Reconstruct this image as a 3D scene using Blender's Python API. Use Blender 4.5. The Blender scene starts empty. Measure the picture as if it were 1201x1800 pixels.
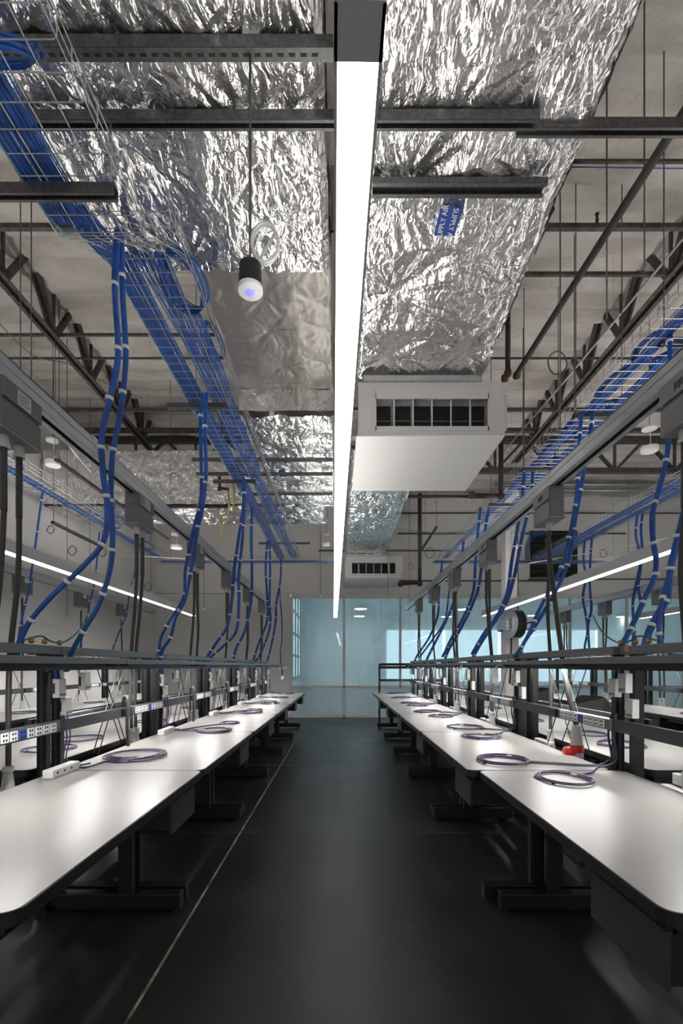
import bpy, bmesh, math, random
from mathutils import Vector, Matrix, noise
random.seed(7)
C = bpy.context.scene.collection
PI = math.pi
# ---------------------------------------------------------------- camera frame
F, CX, CY, H = 853.0, 598.0, 1171.0, 1.43          # focal length, principal point (1201x1800 frame), eye height


def P(px, py, d):
    """the point at distance d from the camera plane seen at that place of the frame"""
    return Vector(((px - CX) / F * d, d, H + (CY - py) / F * d))


def zr(v):
    return H + v


# ---------------------------------------------------------------- materials
def new_mat(name):
    m = bpy.data.materials.new(name)
    m.use_nodes = True
    nt = m.node_tree
    return m, nt, nt.nodes['Principled BSDF']


def mat(name, col, rough=0.5, metal=0.0, bump=0.0, scale=40.0, vary=0.0, emit=None, spec=None, coords='Object'):
    m, nt, b = new_mat(name)
    b.inputs['Base Color'].default_value = (*col, 1)
    b.inputs['Roughness'].default_value = rough
    b.inputs['Metallic'].default_value = metal
    if spec is not None:
        b.inputs['Specular IOR Level'].default_value = spec
    if emit:
        b.inputs['Emission Color'].default_value = (*emit[0], 1)
        b.inputs['Emission Strength'].default_value = emit[1]
    if bump or vary:
        tc = nt.nodes.new('ShaderNodeTexCoord')
        n = nt.nodes.new('ShaderNodeTexNoise')
        n.inputs['Scale'].default_value = scale
        n.inputs['Detail'].default_value = 5
        nt.links.new(tc.outputs[coords], n.inputs['Vector'])
        if bump:
            bp = nt.nodes.new('ShaderNodeBump')
            bp.inputs['Strength'].default_value = bump
            bp.inputs['Distance'].default_value = 0.01
            nt.links.new(n.outputs['Fac'], bp.inputs['Height'])
            nt.links.new(bp.outputs['Normal'], b.inputs['Normal'])
        if vary:
            r = nt.nodes.new('ShaderNodeValToRGB')
            r.color_ramp.elements[0].position = 0.3
            r.color_ramp.elements[1].position = 0.7
            r.color_ramp.elements[0].color = (*[c * (1 - vary) for c in col], 1)
            r.color_ramp.elements[1].color = (*[min(1, c * (1 + vary)) for c in col], 1)
            nt.links.new(n.outputs['Fac'], r.inputs['Fac'])
            nt.links.new(r.outputs['Color'], b.inputs['Base Color'])
    return m


def foil_mat(name, col, rough, amp, metal=1.0, rot=0.5):
    """crinkled foil: fine creases at three sizes (the large folds are in the mesh)"""
    m, nt, b = new_mat(name)
    b.inputs['Base Color'].default_value = (*col, 1)
    b.inputs['Metallic'].default_value = metal
    b.inputs['Roughness'].default_value = rough
    N, L = nt.nodes.new, nt.links.new
    tc = N('ShaderNodeTexCoord')
    wn = N('ShaderNodeTexNoise'); wn.inputs['Scale'].default_value = 4; wn.inputs['Detail'].default_value = 2
    L(tc.outputs['Object'], wn.inputs['Vector'])
    ws = N('ShaderNodeVectorMath'); ws.operation = 'SCALE'; ws.inputs['Scale'].default_value = 0.12
    L(wn.outputs['Color'], ws.inputs[0])
    wv = N('ShaderNodeVectorMath'); wv.operation = 'ADD'
    L(tc.outputs['Object'], wv.inputs[0]); L(ws.outputs[0], wv.inputs[1])
    total = None
    for sc_, hh, rz, st in ((7, .016, rot, 2.6), (19, .0065, rot - .9, 2.2), (52, .0022, rot + .7, 1.6)):
        mp = N('ShaderNodeMapping'); mp.inputs['Rotation'].default_value = (0, 0, rz); mp.inputs['Scale'].default_value = (sc_ * st ** .5, sc_ / st ** .5, sc_)
        L(wv.outputs[0], mp.inputs['Vector'])
        n = N('ShaderNodeTexNoise'); n.inputs['Scale'].default_value = 1.0; n.inputs['Detail'].default_value = 1.0
        L(mp.outputs[0], n.inputs['Vector'])
        s1 = N('ShaderNodeMath'); s1.operation = 'SUBTRACT'; s1.inputs[1].default_value = 0.5; L(n.outputs['Fac'], s1.inputs[0])
        s2 = N('ShaderNodeMath'); s2.operation = 'ABSOLUTE'; L(s1.outputs[0], s2.inputs[0])
        s3 = N('ShaderNodeMath'); s3.operation = 'MULTIPLY'; s3.inputs[1].default_value = hh * amp * 2; L(s2.outputs[0], s3.inputs[0])
        if total is None:
            total = s3.outputs[0]
        else:
            ad = N('ShaderNodeMath'); ad.operation = 'ADD'; L(total, ad.inputs[0]); L(s3.outputs[0], ad.inputs[1]); total = ad.outputs[0]
    bp = N('ShaderNodeBump'); bp.inputs['Strength'].default_value = 1.0; bp.inputs['Distance'].default_value = 1.0
    L(total, bp.inputs['Height']); L(bp.outputs['Normal'], b.inputs['Normal'])
    return m


def foam_mat():
    m, nt, b = new_mat('spray_foam')
    N, L = nt.nodes.new, nt.links.new
    tc = N('ShaderNodeTexCoord')
    n1 = N('ShaderNodeTexNoise'); n1.inputs['Scale'].default_value = 14; n1.inputs['Detail'].default_value = 6
    mp = N('ShaderNodeMapping'); mp.inputs['Scale'].default_value = (0.6, 1.8, 1)
    n2 = N('ShaderNodeTexNoise'); n2.inputs['Scale'].default_value = 1.6; n2.inputs['Detail'].default_value = 5
    L(tc.outputs['Object'], n1.inputs['Vector']); L(tc.outputs['Object'], mp.inputs['Vector']); L(mp.outputs[0], n2.inputs['Vector'])
    r = N('ShaderNodeValToRGB')
    r.color_ramp.elements[0].position = 0.28; r.color_ramp.elements[0].color = (0.30, 0.275, 0.245, 1)
    r.color_ramp.elements[1].position = 0.62; r.color_ramp.elements[1].color = (0.56, 0.53, 0.49, 1)
    L(n2.outputs['Fac'], r.inputs['Fac']); L(r.outputs['Color'], b.inputs['Base Color'])
    bp = N('ShaderNodeBump'); bp.inputs['Strength'].default_value = 0.8; bp.inputs['Distance'].default_value = 0.03
    L(n1.outputs['Fac'], bp.inputs['Height']); L(bp.outputs['Normal'], b.inputs['Normal'])
    b.inputs['Roughness'].default_value = 0.95
    return m


def floor_mat():
    m, nt, b = new_mat('dark_concrete')
    N, L = nt.nodes.new, nt.links.new
    tc = N('ShaderNodeTexCoord')
    n1 = N('ShaderNodeTexNoise'); n1.inputs['Scale'].default_value = 1.3; n1.inputs['Detail'].default_value = 8
    n2 = N('ShaderNodeTexNoise'); n2.inputs['Scale'].default_value = 60; n2.inputs['Detail'].default_value = 3
    v = N('ShaderNodeTexVoronoi'); v.inputs['Scale'].default_value = 3.5
    for n in (n1, n2, v):
        L(tc.outputs['Object'], n.inputs['Vector'])
    r = N('ShaderNodeValToRGB')
    r.color_ramp.elements[0].position = 0.3; r.color_ramp.elements[0].color = (0.015, 0.0143, 0.014, 1)
    r.color_ramp.elements[1].position = 0.75; r.color_ramp.elements[1].color = (0.029, 0.0275, 0.0265, 1)
    L(n1.outputs['Fac'], r.inputs['Fac'])
    sp = N('ShaderNodeValToRGB')                       # paint specks
    sp.color_ramp.elements[0].position = 0.012; sp.color_ramp.elements[0].color = (1, 1, 1, 1)
    sp.color_ramp.elements[1].position = 0.018; sp.color_ramp.elements[1].color = (0, 0, 0, 1)
    L(v.outputs['Distance'], sp.inputs['Fac'])
    mx = N('ShaderNodeMixRGB'); mx.inputs['Color2'].default_value = (0.35, 0.34, 0.32, 1)
    L(sp.outputs['Color'], mx.inputs['Fac']); L(r.outputs['Color'], mx.inputs['Color1']); L(mx.outputs['Color'], b.inputs['Base Color'])
    rr = N('ShaderNodeMapRange'); rr.inputs['To Min'].default_value = 0.26; rr.inputs['To Max'].default_value = 0.5
    L(n1.outputs['Fac'], rr.inputs['Value']); L(rr.outputs['Result'], b.inputs['Roughness'])
    bp = N('ShaderNodeBump'); bp.inputs['Strength'].default_value = 0.06; bp.inputs['Distance'].default_value = 0.01
    L(n2.outputs['Fac'], bp.inputs['Height']); L(bp.outputs['Normal'], b.inputs['Normal'])
    return m


def glass_mat(name, tint, frost):
    m, nt, b = new_mat(name)
    N, L = nt.nodes.new, nt.links.new
    out = nt.nodes['Material Output']
    tr = N('ShaderNodeBsdfTransparent'); tr.inputs['Color'].default_value = (*tint, 1)
    gl = N('ShaderNodeBsdfGlossy'); gl.inputs['Roughness'].default_value = 0.03; gl.inputs['Color'].default_value = (0.9, 0.95, 1, 1)
    fr = N('ShaderNodeFresnel'); fr.inputs['IOR'].default_value = 1.5
    mul = N('ShaderNodeMath'); mul.operation = 'MULTIPLY_ADD'; mul.inputs[1].default_value = 1.0; mul.inputs[2].default_value = 0.02
    L(fr.outputs[0], mul.inputs[0])
    df = N('ShaderNodeBsdfDiffuse'); df.inputs['Color'].default_value = (0.82, 0.87, 0.88, 1)
    tl = N('ShaderNodeBsdfTranslucent'); tl.inputs['Color'].default_value = (0.74, 0.83, 0.85, 1)
    mf = N('ShaderNodeMixShader'); mf.inputs[0].default_value = 0.55
    L(df.outputs[0], mf.inputs[1]); L(tl.outputs[0], mf.inputs[2])
    # film laid on in vertical strokes
    tc = N('ShaderNodeTexCoord'); mp = N('ShaderNodeMapping'); mp.inputs['Scale'].default_value = (2.6, 1, 0.30)
    n = N('ShaderNodeTexNoise'); n.inputs['Scale'].default_value = 1.5; n.inputs['Detail'].default_value = 4
    L(tc.outputs['Object'], mp.inputs['Vector']); L(mp.outputs[0], n.inputs['Vector'])
    rg = N('ShaderNodeMapRange'); rg.inputs['To Min'].default_value = frost * 0.8; rg.inputs['To Max'].default_value = min(1, frost * 1.2)
    L(n.outputs['Fac'], rg.inputs['Value'])
    m1 = N('ShaderNodeMixShader'); L(rg.outputs['Result'], m1.inputs[0]); L(tr.outputs[0], m1.inputs[1]); L(mf.outputs[0], m1.inputs[2])
    m2 = N('ShaderNodeMixShader'); L(mul.outputs[0], m2.inputs[0]); L(m1.outputs[0], m2.inputs[1]); L(gl.outputs[0], m2.inputs[2])
    L(m2.outputs[0], out.inputs['Surface'])
    return m


M = dict(
    floor=floor_mat(), foam=foam_mat(),
    wall=mat('white_wall_paint', (0.80, 0.79, 0.775), 0.85, bump=0.1, scale=30),
    joint=mat('worn_joint', (0.21, 0.20, 0.17), 0.8, vary=0.75, scale=9),
    hairline=mat('saw_cut', (0.075, 0.073, 0.07), 0.8, vary=0.5, scale=6),
    laminate=mat('white_laminate', (0.285, 0.277, 0.264), 0.36, bump=0.03, scale=200),
    edge=mat('black_edging', (0.012, 0.012, 0.013), 0.4),
    black=mat('black_steel', (0.009, 0.009, 0.010), 0.40, bump=0.05, scale=120),
    face=mat('charcoal_panel', (0.032, 0.032, 0.036), 0.4),
    slate=mat('slate_steel', (0.14, 0.145, 0.15), 0.36, bump=0.04, scale=120),
    galv=mat('galvanised_steel', (0.42, 0.43, 0.44), 0.42, 0.85, bump=0.05, scale=60, vary=0.2),
    strut=mat('strut_steel', (0.13, 0.13, 0.13), 0.45, 0.7, bump=0.05, scale=50, vary=0.25),
    alu=mat('aluminium_rail', (0.62, 0.64, 0.66), 0.33, 0.75, vary=0.08, scale=5),
    slot=mat('dark_slot', (0.01, 0.01, 0.01), 0.7),
    truss=mat('primed_steel', (0.055, 0.050, 0.046), 0.6, vary=0.6, scale=14),
    pipe=mat('black_pipe', (0.030, 0.026, 0.024), 0.5, vary=0.4, scale=20),
    rust=mat('rusty_fitting', (0.085, 0.035, 0.02), 0.7, vary=0.4, scale=40, bump=0.2),
    foil=foil_mat('crinkled_foil', (0.93, 0.92, 0.90), 0.27, 1.0),
    foil_loose=foil_mat('loose_foil', (0.93, 0.92, 0.91), 0.27, 1.05, rot=1.2),
    dull=foil_mat('dull_foil', (0.34, 0.32, 0.30), 0.42, 0.22, metal=0.85),
    unit=mat('grey_enamel', (0.56, 0.55, 0.54), 0.45),
    panel=mat('white_enamel', (0.80, 0.79, 0.775), 0.5),
    dark=mat('dark_interior', (0.02, 0.02, 0.025), 0.8),
    fixture=mat('fixture_white', (0.78, 0.77, 0.76), 0.5),
    lens=mat('lit_diffuser', (0.9, 0.9, 0.9), 0.5, emit=((1.0, 0.975, 0.945), 5.2)),
    task=mat('lit_task_lens', (0.9, 0.9, 0.9), 0.5, emit=((1.0, 0.98, 0.95), 85.0)),
    added_uplight=mat('added_uplight_glow', (0.9, 0.9, 0.9), 0.5, emit=((1.0, 0.97, 0.93), 20.0)),  # added upward emission that brightens the foam ceiling
    blue=mat('blue_jacket', (0.011, 0.085, 0.36), 0.42, vary=0.35, scale=9),
    green=mat('green_jacket', (0.02, 0.16, 0.09), 0.45),
    teal=mat('teal_jacket', (0.16, 0.34, 0.36), 0.45),
    purple=mat('violet_jacket', (0.055, 0.042, 0.11), 0.45),
    rubber=mat('black_rubber', (0.035, 0.033, 0.032), 0.5),
    mesh=mat('wire_grip', (0.10, 0.10, 0.10), 0.4, 0.6, bump=1.0, scale=160),
    tie=mat('white_tie', (0.80, 0.80, 0.80), 0.6),
    plastic=mat('pale_grey_plastic', (0.60, 0.60, 0.59), 0.5),
    socket=mat('white_socket', (0.72, 0.73, 0.74), 0.4),
    sockblue=mat('blue_socket', (0.02, 0.06, 0.32), 0.4),
    boxgrey=mat('box_grey', (0.17, 0.172, 0.176), 0.5),
    boxside=mat('box_side', (0.27, 0.27, 0.275), 0.5),
    paper=mat('paper_label', (0.75, 0.75, 0.76), 0.7, vary=0.15, scale=80),
    red=mat('red_plastic', (0.55, 0.02, 0.018), 0.35),
    hose=mat('red_hose', (0.45, 0.05, 0.05), 0.5),
    clear=mat('grey_plug', (0.42, 0.42, 0.41), 0.35),
    sticker=mat('orange_sticker', (0.62, 0.25, 0.20), 0.6, vary=0.5, scale=120),
    tape=mat('blue_tape', (0.02, 0.06, 0.30), 0.5),
    blueled=mat('blue_lens', (0.1, 0.1, 0.8), 0.2, emit=((0.16, 0.16, 1.0), 1.4)),
    chrome=mat('bright_steel', (0.7, 0.7, 0.7), 0.25, 1.0),
    frame=mat('brushed_frame', (0.72, 0.71, 0.70), 0.5, 0.1),
    glass=glass_mat('filmed_glass', (0.86, 0.93, 0.95), 0.34),
    frost=glass_mat('frosted_glass', (0.82, 0.90, 0.92), 0.70),
    far_wall=mat('cool_wall', (0.66, 0.72, 0.74), 0.9),
    far_floor=mat('far_floor', (0.38, 0.44, 0.46), 0.6),
    sky_pane=mat('daylit_blind', (0.5, 0.6, 0.65), 0.8, emit=((0.66, 0.86, 0.94), 1.25)),
    sky_gap=mat('daylight_gap', (0.8, 0.9, 1), 0.8, emit=((0.80, 0.95, 1.0), 3.0)),
    dome=mat('olive_dome', (0.45, 0.46, 0.33), 0.5),
    domelens=mat('dome_glow', (1, 1, 0.9), 0.5, emit=((1.0, 0.97, 0.88), 26.0)),
    yellow=mat('yellow_tag', (0.45, 0.42, 0.15), 0.6, vary=0.4, scale=30),
    brass=mat('brass_gland', (0.35, 0.20, 0.07), 0.4, 0.7),
)


# ---------------------------------------------------------------- mesh builder
class MB:
    def __init__(self):
        self.v, self.f = [], []

    def add(self, vs, fs):
        n = len(self.v)
        self.v += [Vector(p) for p in vs]
        self.f += [tuple(n + i for i in f) for f in fs]
        return self

    def box(self, x0, x1, y0, y1, z0, z1):
        x0, x1 = min(x0, x1), max(x0, x1); y0, y1 = min(y0, y1), max(y0, y1); z0, z1 = min(z0, z1), max(z0, z1)
        return self.add([(x0, y0, z0), (x1, y0, z0), (x1, y1, z0), (x0, y1, z0), (x0, y0, z1), (x1, y0, z1), (x1, y1, z1), (x0, y1, z1)],
                        [(0, 3, 2, 1), (4, 5, 6, 7), (0, 1, 5, 4), (1, 2, 6, 5), (2, 3, 7, 6), (3, 0, 4, 7)])

    def bar(self, a, b, w, h, up=(0, 0, 1)):
        """a rectangular bar from a to b, w wide and h tall"""
        a, b = Vector(a), Vector(b)
        t = (b - a).normalized(); u = Vector(up)
        s = t.cross(u)
        if s.length < 1e-4:
            s = t.cross(Vector((0, 1, 0)))
        s.normalize(); u = s.cross(t).normalized()
        s *= w / 2; u *= h / 2
        vs = [a - s - u, a + s - u, a + s + u, a - s + u, b - s - u, b + s - u, b + s + u, b - s + u]
        return self.add(vs, [(0, 1, 2, 3), (7, 6, 5, 4), (0, 4, 5, 1), (1, 5, 6, 2), (2, 6, 7, 3), (3, 7, 4, 0)])

    def tube(self, pts, r, n=6, closed=False):
        pts = [Vector(p) for p in pts]
        m = len(pts)
        rs = r if isinstance(r, (list, tuple)) else [r] * m
        tang = []
        for i in range(m):
            a = pts[(i - 1) % m] if closed or i > 0 else pts[i]
            b = pts[(i + 1) % m] if closed or i < m - 1 else pts[i]
            t = b - a
            tang.append(t.normalized() if t.length > 1e-9 else Vector((0, 0, 1)))
        ref = Vector((0, 0, 1)) if abs(tang[0].z) < 0.9 else Vector((1, 0, 0))
        u = tang[0].cross(ref).normalized()
        base = len(self.v)
        for i in range(m):
            t = tang[i]
            u = (u - t * u.dot(t))
            if u.length < 1e-6:
                u = t.orthogonal()
            u.normalize()
            w = t.cross(u)
            for k in range(n):
                a = 2 * PI * k / n
                self.v.append(pts[i] + (u * math.cos(a) + w * math.sin(a)) * rs[i])
        for i in range(m if closed else m - 1):
            j = (i + 1) % m
            for k in range(n):
                l = (k + 1) % n
                self.f.append((base + i * n + k, base + i * n + l, base + j * n + l, base + j * n + k))
        if not closed:
            self.f.append(tuple(base + k for k in reversed(range(n))))
            self.f.append(tuple(base + (m - 1) * n + k for k in range(n)))
        return self

    def cyl(self, a, b, r, n=12, r2=None):
        return self.tube([a, b], [r, r if r2 is None else r2], n)

    def lathe(self, prof, n=20, c=(0, 0, 0), axis='z'):
        """prof: [(radius, height)] round a vertical (or y) axis through c"""
        base = len(self.v); c = Vector(c)
        for (r, h) in prof:
            for k in range(n):
                a = 2 * PI * k / n
                p = (r * math.cos(a), r * math.sin(a), h)
                if axis == 'y':
                    p = (p[0], p[2], p[1])
                elif axis == 'x':
                    p = (p[2], p[0], p[1])
                self.v.append(c + Vector(p))
        for i in range(len(prof) - 1):
            for k in range(n):
                l = (k + 1) % n
                self.f.append((base + i * n + k, base + i * n + l, base + (i + 1) * n + l, base + (i + 1) * n + k))
        self.f.append(tuple(base + k for k in reversed(range(n))))
        self.f.append(tuple(base + (len(prof) - 1) * n + k for k in range(n)))
        return self

    def prism(self, poly, z0, z1):
        n = len(poly)
        return self.add([(x, y, z0) for x, y in poly] + [(x, y, z1) for x, y in poly],
                        [tuple(reversed(range(n))), tuple(range(n, 2 * n))] + [(i, (i + 1) % n, n + (i + 1) % n, n + i) for i in range(n)])

    def sheet(self, x0, x1, y0, y1, z, nx, ny, fn=None):
        base = len(self.v)
        for j in range(ny + 1):
            for i in range(nx + 1):
                x, y = x0 + (x1 - x0) * i / nx, y0 + (y1 - y0) * j / ny
                self.v.append(Vector((x, y, z + (fn(x, y) if fn else 0))))
        for j in range(ny):
            for i in range(nx):
                a = base + j * (nx + 1) + i
                self.f.append((a, a + nx + 1, a + nx + 2, a + 1))
        return self

    def obj(self, name, m, parent=None, world=False, smooth=False, bevel=0.0):
        me = bpy.data.meshes.new(name)
        off = parent.location if (parent is not None and world) else Vector((0, 0, 0))
        me.from_pydata([tuple(p - off) for p in self.v], [], self.f)
        me.materials.append(M[m] if isinstance(m, str) else m)
        bm = bmesh.new(); bm.from_mesh(me)
        bmesh.ops.recalc_face_normals(bm, faces=bm.faces)
        bm.to_mesh(me); bm.free()
        if smooth:
            for p in me.polygons:
                p.use_smooth = True
        o = bpy.data.objects.new(name, me); C.objects.link(o)
        if parent is not None:
            o.parent = parent
        if bevel:
            b = o.modifiers.new('bevel', 'BEVEL'); b.width = bevel; b.segments = 2; b.limit_method = 'ANGLE'
        return o


def tag(o, label=None, cat=None, group=None, kind=None):
    if label: o['label'] = label
    if cat: o['category'] = cat
    if group: o['group'] = group
    if kind: o['kind'] = kind
    return o


def thing(name, loc, label, cat, group=None, rz=0):
    o = bpy.data.objects.new(name, None); C.objects.link(o)
    o.location = loc; o.rotation_euler = (0, 0, rz); o.empty_display_size = 0.1
    return tag(o, label, cat, group)


KIDS = {}


def kids(o):
    return [c for c in o.children]


def copy_tree(o, loc, rz, label, group=None, parent=None):
    c = o.copy(); C.objects.link(c)
    if parent is None:
        c.location = loc; c.rotation_euler = (0, 0, rz)
        tag(c, label, None, group)
    else:
        c.parent = parent
    for ch in list(o.children):
        copy_tree(ch, None, None, None, None, c)
    return c


def struct(name, mb, m, smooth=False, parent=None):
    o = mb.obj(name, m, parent, smooth=smooth)
    if parent is None:
        o['kind'] = 'structure'
    return o


def curve(pts, n=8):
    """Catmull-Rom through the points"""
    pts = [Vector(p) for p in pts]
    out = []
    for i in range(len(pts) - 1):
        p0 = pts[max(0, i - 1)]; p1 = pts[i]; p2 = pts[i + 1]; p3 = pts[min(len(pts) - 1, i + 2)]
        for k in range(n):
            t = k / n
            out.append(0.5 * ((2 * p1) + (p2 - p0) * t + (2 * p0 - 5 * p1 + 4 * p2 - p3) * t * t + (3 * p1 - p0 - 3 * p2 + p3) * t ** 3))
    out.append(pts[-1])
    return out


def text_mesh(s, size, m, parent, loc, rot, name='lettering'):
    cu = bpy.data.curves.new(name, 'FONT'); cu.body = s; cu.size = size; cu.extrude = 0.0006
    cu.align_x = 'CENTER'; cu.align_y = 'CENTER'
    t = bpy.data.objects.new('tmp_text', cu); C.objects.link(t)
    bpy.context.view_layer.update()
    me = bpy.data.meshes.new_from_object(t.evaluated_get(bpy.context.evaluated_depsgraph_get()))
    bpy.data.objects.remove(t)
    me.materials.clear(); me.materials.append(M[m])
    o = bpy.data.objects.new(name, me); C.objects.link(o)
    o.parent = parent; o.location = loc; o.rotation_euler = rot
    return o


ORD = ['nearest', 'second', 'third', 'fourth', 'fifth', 'sixth', 'seventh', 'eighth']
S = [1.21 + 1.68 * k for k in range(7)]          # where the worktables meet, along the aisle
L = 1.68
YB = 13.55                                       # glazed end wall
HT = 0.81                                        # tabletop height
ZC = zr(4.78)                                    # ceiling
XL, XR = -5.15, 9.6

# ================================================================ THE SETTING
mb = MB(); mb.box(XL - .2, XR + .2, -2.5, YB + 0.1, -0.2, 0.0); struct('floor', mb, 'floor')
mb = MB(); mb.box(-0.865, -0.851, -3, YB - .1, 0.0, 0.0012); struct('trim_1', mb, 'joint')
mb = MB(); mb.box(-4.0, 4.0, 4.175, 4.183, 0.0, 0.0010); struct('trim_2', mb, 'hairline')
mb = MB(); mb.box(-1.3, -0.55, 7.0, 7.012, 0.0, 0.0010); struct('trim_3', mb, 'joint')


def foam_h(x, y):
    rib = -0.075 * abs(math.sin(y * PI / 0.27 + 0.7 * noise.noise((x * .6, y * .6, 3)))) ** .6
    return rib + 0.04 * noise.noise((x * 1.3, y * 1.8, 0)) + 0.016 * noise.noise((x * 5, y * 6, 1))


mb = MB(); mb.sheet(XL - .1, XR + .1, -2.5, YB + .2, ZC, 170, 420, foam_h); struct('ceiling', mb, 'foam', smooth=True)
mb = MB()
mb.box(XL - .2, XL, -2.5, YB + .2, 0, 2.15); mb.box(XL - .2, XL + .0, -2.5, YB + .2, 2.172, 3.43); mb.box(XL - .2, XL, -2.5, YB + .2, 3.455, ZC + .1)
mb.box(XL - .2, XL - .012, -2.5, YB + .2, 0, ZC)
struct('wall_left', mb, 'wall')
mb = MB(); mb.box(XR, XR + .2, -2.5, YB + .2, 0, ZC + .1); struct('wall_right', mb, 'wall')
ZG = zr(1.92)                                    # head of the glazing
XG = -1.37
mb = MB()
mb.box(XL - .1, XG - .03, YB, YB + .2, 0, ZG + .10)
mb.box(XL - .1, XR + .1, YB, YB + .2, ZG + .115, ZC + .1)
struct('wall_back', mb, 'wall')
# glazing: mullions, transom, head and sill, then the panes
gx = [XG, 0.11, 1.68, 3.26, 4.84, 6.42, 8.0, 9.58]
mb = MB()
for x in gx:
    mb.box(x - .028, x + .028, YB - .04, YB + .06, 0, ZG)
mb.box(XG, XR, YB - .05, YB + .06, ZG - .03, ZG + .11)
mb.box(XG, XR, YB - .04, YB + .06, 0.0, 0.055)
mb.box(XG, XR, YB - .04, YB + .06, 0.83, 0.885)
struct('window_1', mb, 'frame')
for i in range(len(gx) - 1):
    mb = MB(); mb.box(gx[i] + .028, gx[i + 1] - .028, YB, YB + .012, .885, ZG - .03); struct('window_pane', mb, 'glass')
    mb = MB(); mb.box(gx[i] + .028, gx[i + 1] - .028, YB, YB + .012, .055, .83); struct('window_pane', mb, 'frost')

# the room beyond the glass
ZF = 4.9; YF = 22.0
mb = MB(); mb.box(-1.86, 12, YB + .2, YF, -.2, -.0); struct('floor_beyond', mb, 'far_floor')
mb = MB(); mb.box(-1.86, 12, YB + .2, YF, ZF, ZF + .1); struct('ceiling_beyond', mb, 'far_wall')
mb = MB(); mb.box(-1.86, -1.76, YB + .2, YF, 0, ZF); struct('wall_beyond_left', mb, 'far_wall')
mb = MB(); mb.box(-1.86, 12, YF, YF + .1, 0, ZF); struct('wall_beyond_back', mb, 'far_wall')
mb = MB(); mb.box(12, 12.1, YB + .2, YF, 0, ZF); struct('wall_beyond_right', mb, 'far_wall')
# tall gridded window down its left wall
mb = MB(); mb.box(-1.755, -1.75, 15.2, 21.0, 1.0, 4.3); struct('window_2', mb, 'sky_pane')
mb = MB()
for k in range(6):
    y = 15.2 + k * 1.16; mb.box(-1.75, -1.69, y - .05, y + .05, 1.0, 4.3)
for k in range(5):
    z = 1.0 + k * .825; mb.box(-1.75, -1.69, 15.2, 21.0, z - .04, z + .04)
struct('window_frame', mb, 'slate')
# daylit roller blinds along the far wall, with slits of daylight between them
bx = [2.05, 4.7, 7.2, 9.5, 11.6]
for i in range(4):
    mb = MB(); mb.box(bx[i] + .06, bx[i + 1] - .06, YF - .06, YF - .05, 0.75, 3.05); struct('window_%d' % (3 + i), mb, 'sky_pane')
    mb = MB(); mb.box(bx[i + 1] - .05, bx[i + 1] + .05, YF - .04, YF - .03, 0.75, 3.05); struct('window_%d' % (7 + i), mb, 'sky_gap')

# ================================================================ ROOF STEEL
ZB = zr(4.2)


def longit_truss(x, label):
    t = thing('roof_truss', (x, 0, ZB), label, 'roof truss', 'open web roof trusses')
    mb = MB()
    for s in (-1, 1):
        mb.box(x + s * .015, x + s * .075, -3, 9.95, ZB - .035, ZB - .025)
        mb.box(x + s * .015, x + s * .025, -3, 9.95, ZB - .035, ZB + .035)
    mb.obj('bottom_chord', 'truss', t, True)
    y = 0.6
    zt = ZC + .02
    while y < 9.6:
        mb = MB()
        mb.bar((x - .03, y, ZB), (x - .03, y - .42, zt), .03, .075)
        mb.bar((x + .03, y, ZB), (x + .03, y - .42, zt), .03, .075)
        mb.obj('web_member', 'truss', t, True)
        mb = MB()
        mb.bar((x, y + .02, ZB), (x, y + .40, zt), .055, .06)
        mb.obj('web_member', 'truss', t, True)
        MB().bar((x, y, ZB + .02), (x, y, zt), .03, .03).obj('vertical_web', 'truss', t, True)
        y += .93
    return t


longit_truss(-3.65, 'dark steel roof truss running lengthwise above the benches left of the aisle')
longit_truss(3.58, 'dark steel roof truss running lengthwise above the benches right of the aisle')
t = thing('girder_truss', (2, 10.05, zr(4.0)), 'deep dark steel girder truss crossing the roof before the glazed end wall', 'roof truss')
y = 10.05
MB().box(XL, XR, y - .06, y + .06, zr(4.0), zr(4.09)).obj('bottom_chord', 'truss', t, True)
MB().box(XL, XR, y - .06, y + .06, zr(4.62), zr(4.74)).obj('top_chord', 'truss', t, True)
x = XL + .3
while x < XR - .9:
    for a, b in ((x, x + .62), (x + 1.24, x + .62)):
        MB().bar((a, y, zr(4.70)), (b, y, zr(4.04)), .05, .07, (0, 1, 0)).obj('web_member', 'truss', t, True)
    MB().bar((x + .62, y, zr(4.05)), (x + .62, y, zr(4.7)), .045, .045).obj('vertical_web', 'truss', t, True)
    x += 1.24
# bridging rods and purlins
pur = [(XL, 1.0, 4.62, 4.18, .045, 'second'), (1.2, XR, 4.0, 4.16, .022, ''), (1.2, XR, 4.62, 4.18, .045, ''), (1.2, XR, 5.2, 4.2, .035, ''),
       (XL, XR, 6.62, 4.2, .022, ''), (XL, XR, 7.95, 4.2, .05, ''), (XL, XR, 8.75, 4.25, .07, ''), (XL, -1.5, 6.3, 4.3, .03, '')]
pl = ['dark steel purlin bar above the cable tray left of the aisle', 'thin dark bridging bar above the strip of duct right of the aisle, nearest one',
      'dark purlin bar with a sprinkler head, right of the long duct', 'dark purlin bar behind the sloping black pipe', 'thin bridging bar crossing the whole roof',
      'dark purlin bar crossing the roof over the fan unit', 'thick dark beam just before the girder truss', 'short dark bar under the foam beside the near truss']
for (x0, x1, yy, zz, w, _), lb in zip(pur, pl):
    o = MB().box(x0, x1, yy - w / 2, yy + w / 2, zr(zz) - w / 2, zr(zz) + w / 2).obj('purlin', 'truss')
    tag(o, lb, 'roof bar', 'bars crossing the roof')
o = MB().lathe([(.012, 0), (.018, .03), (.010, .05), (.02, .09), (.006, .10)], 8, P(1050, 392, 4.62) + Vector((0, 0, 0))).obj('sprinkler', 'pipe', smooth=True)
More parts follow.
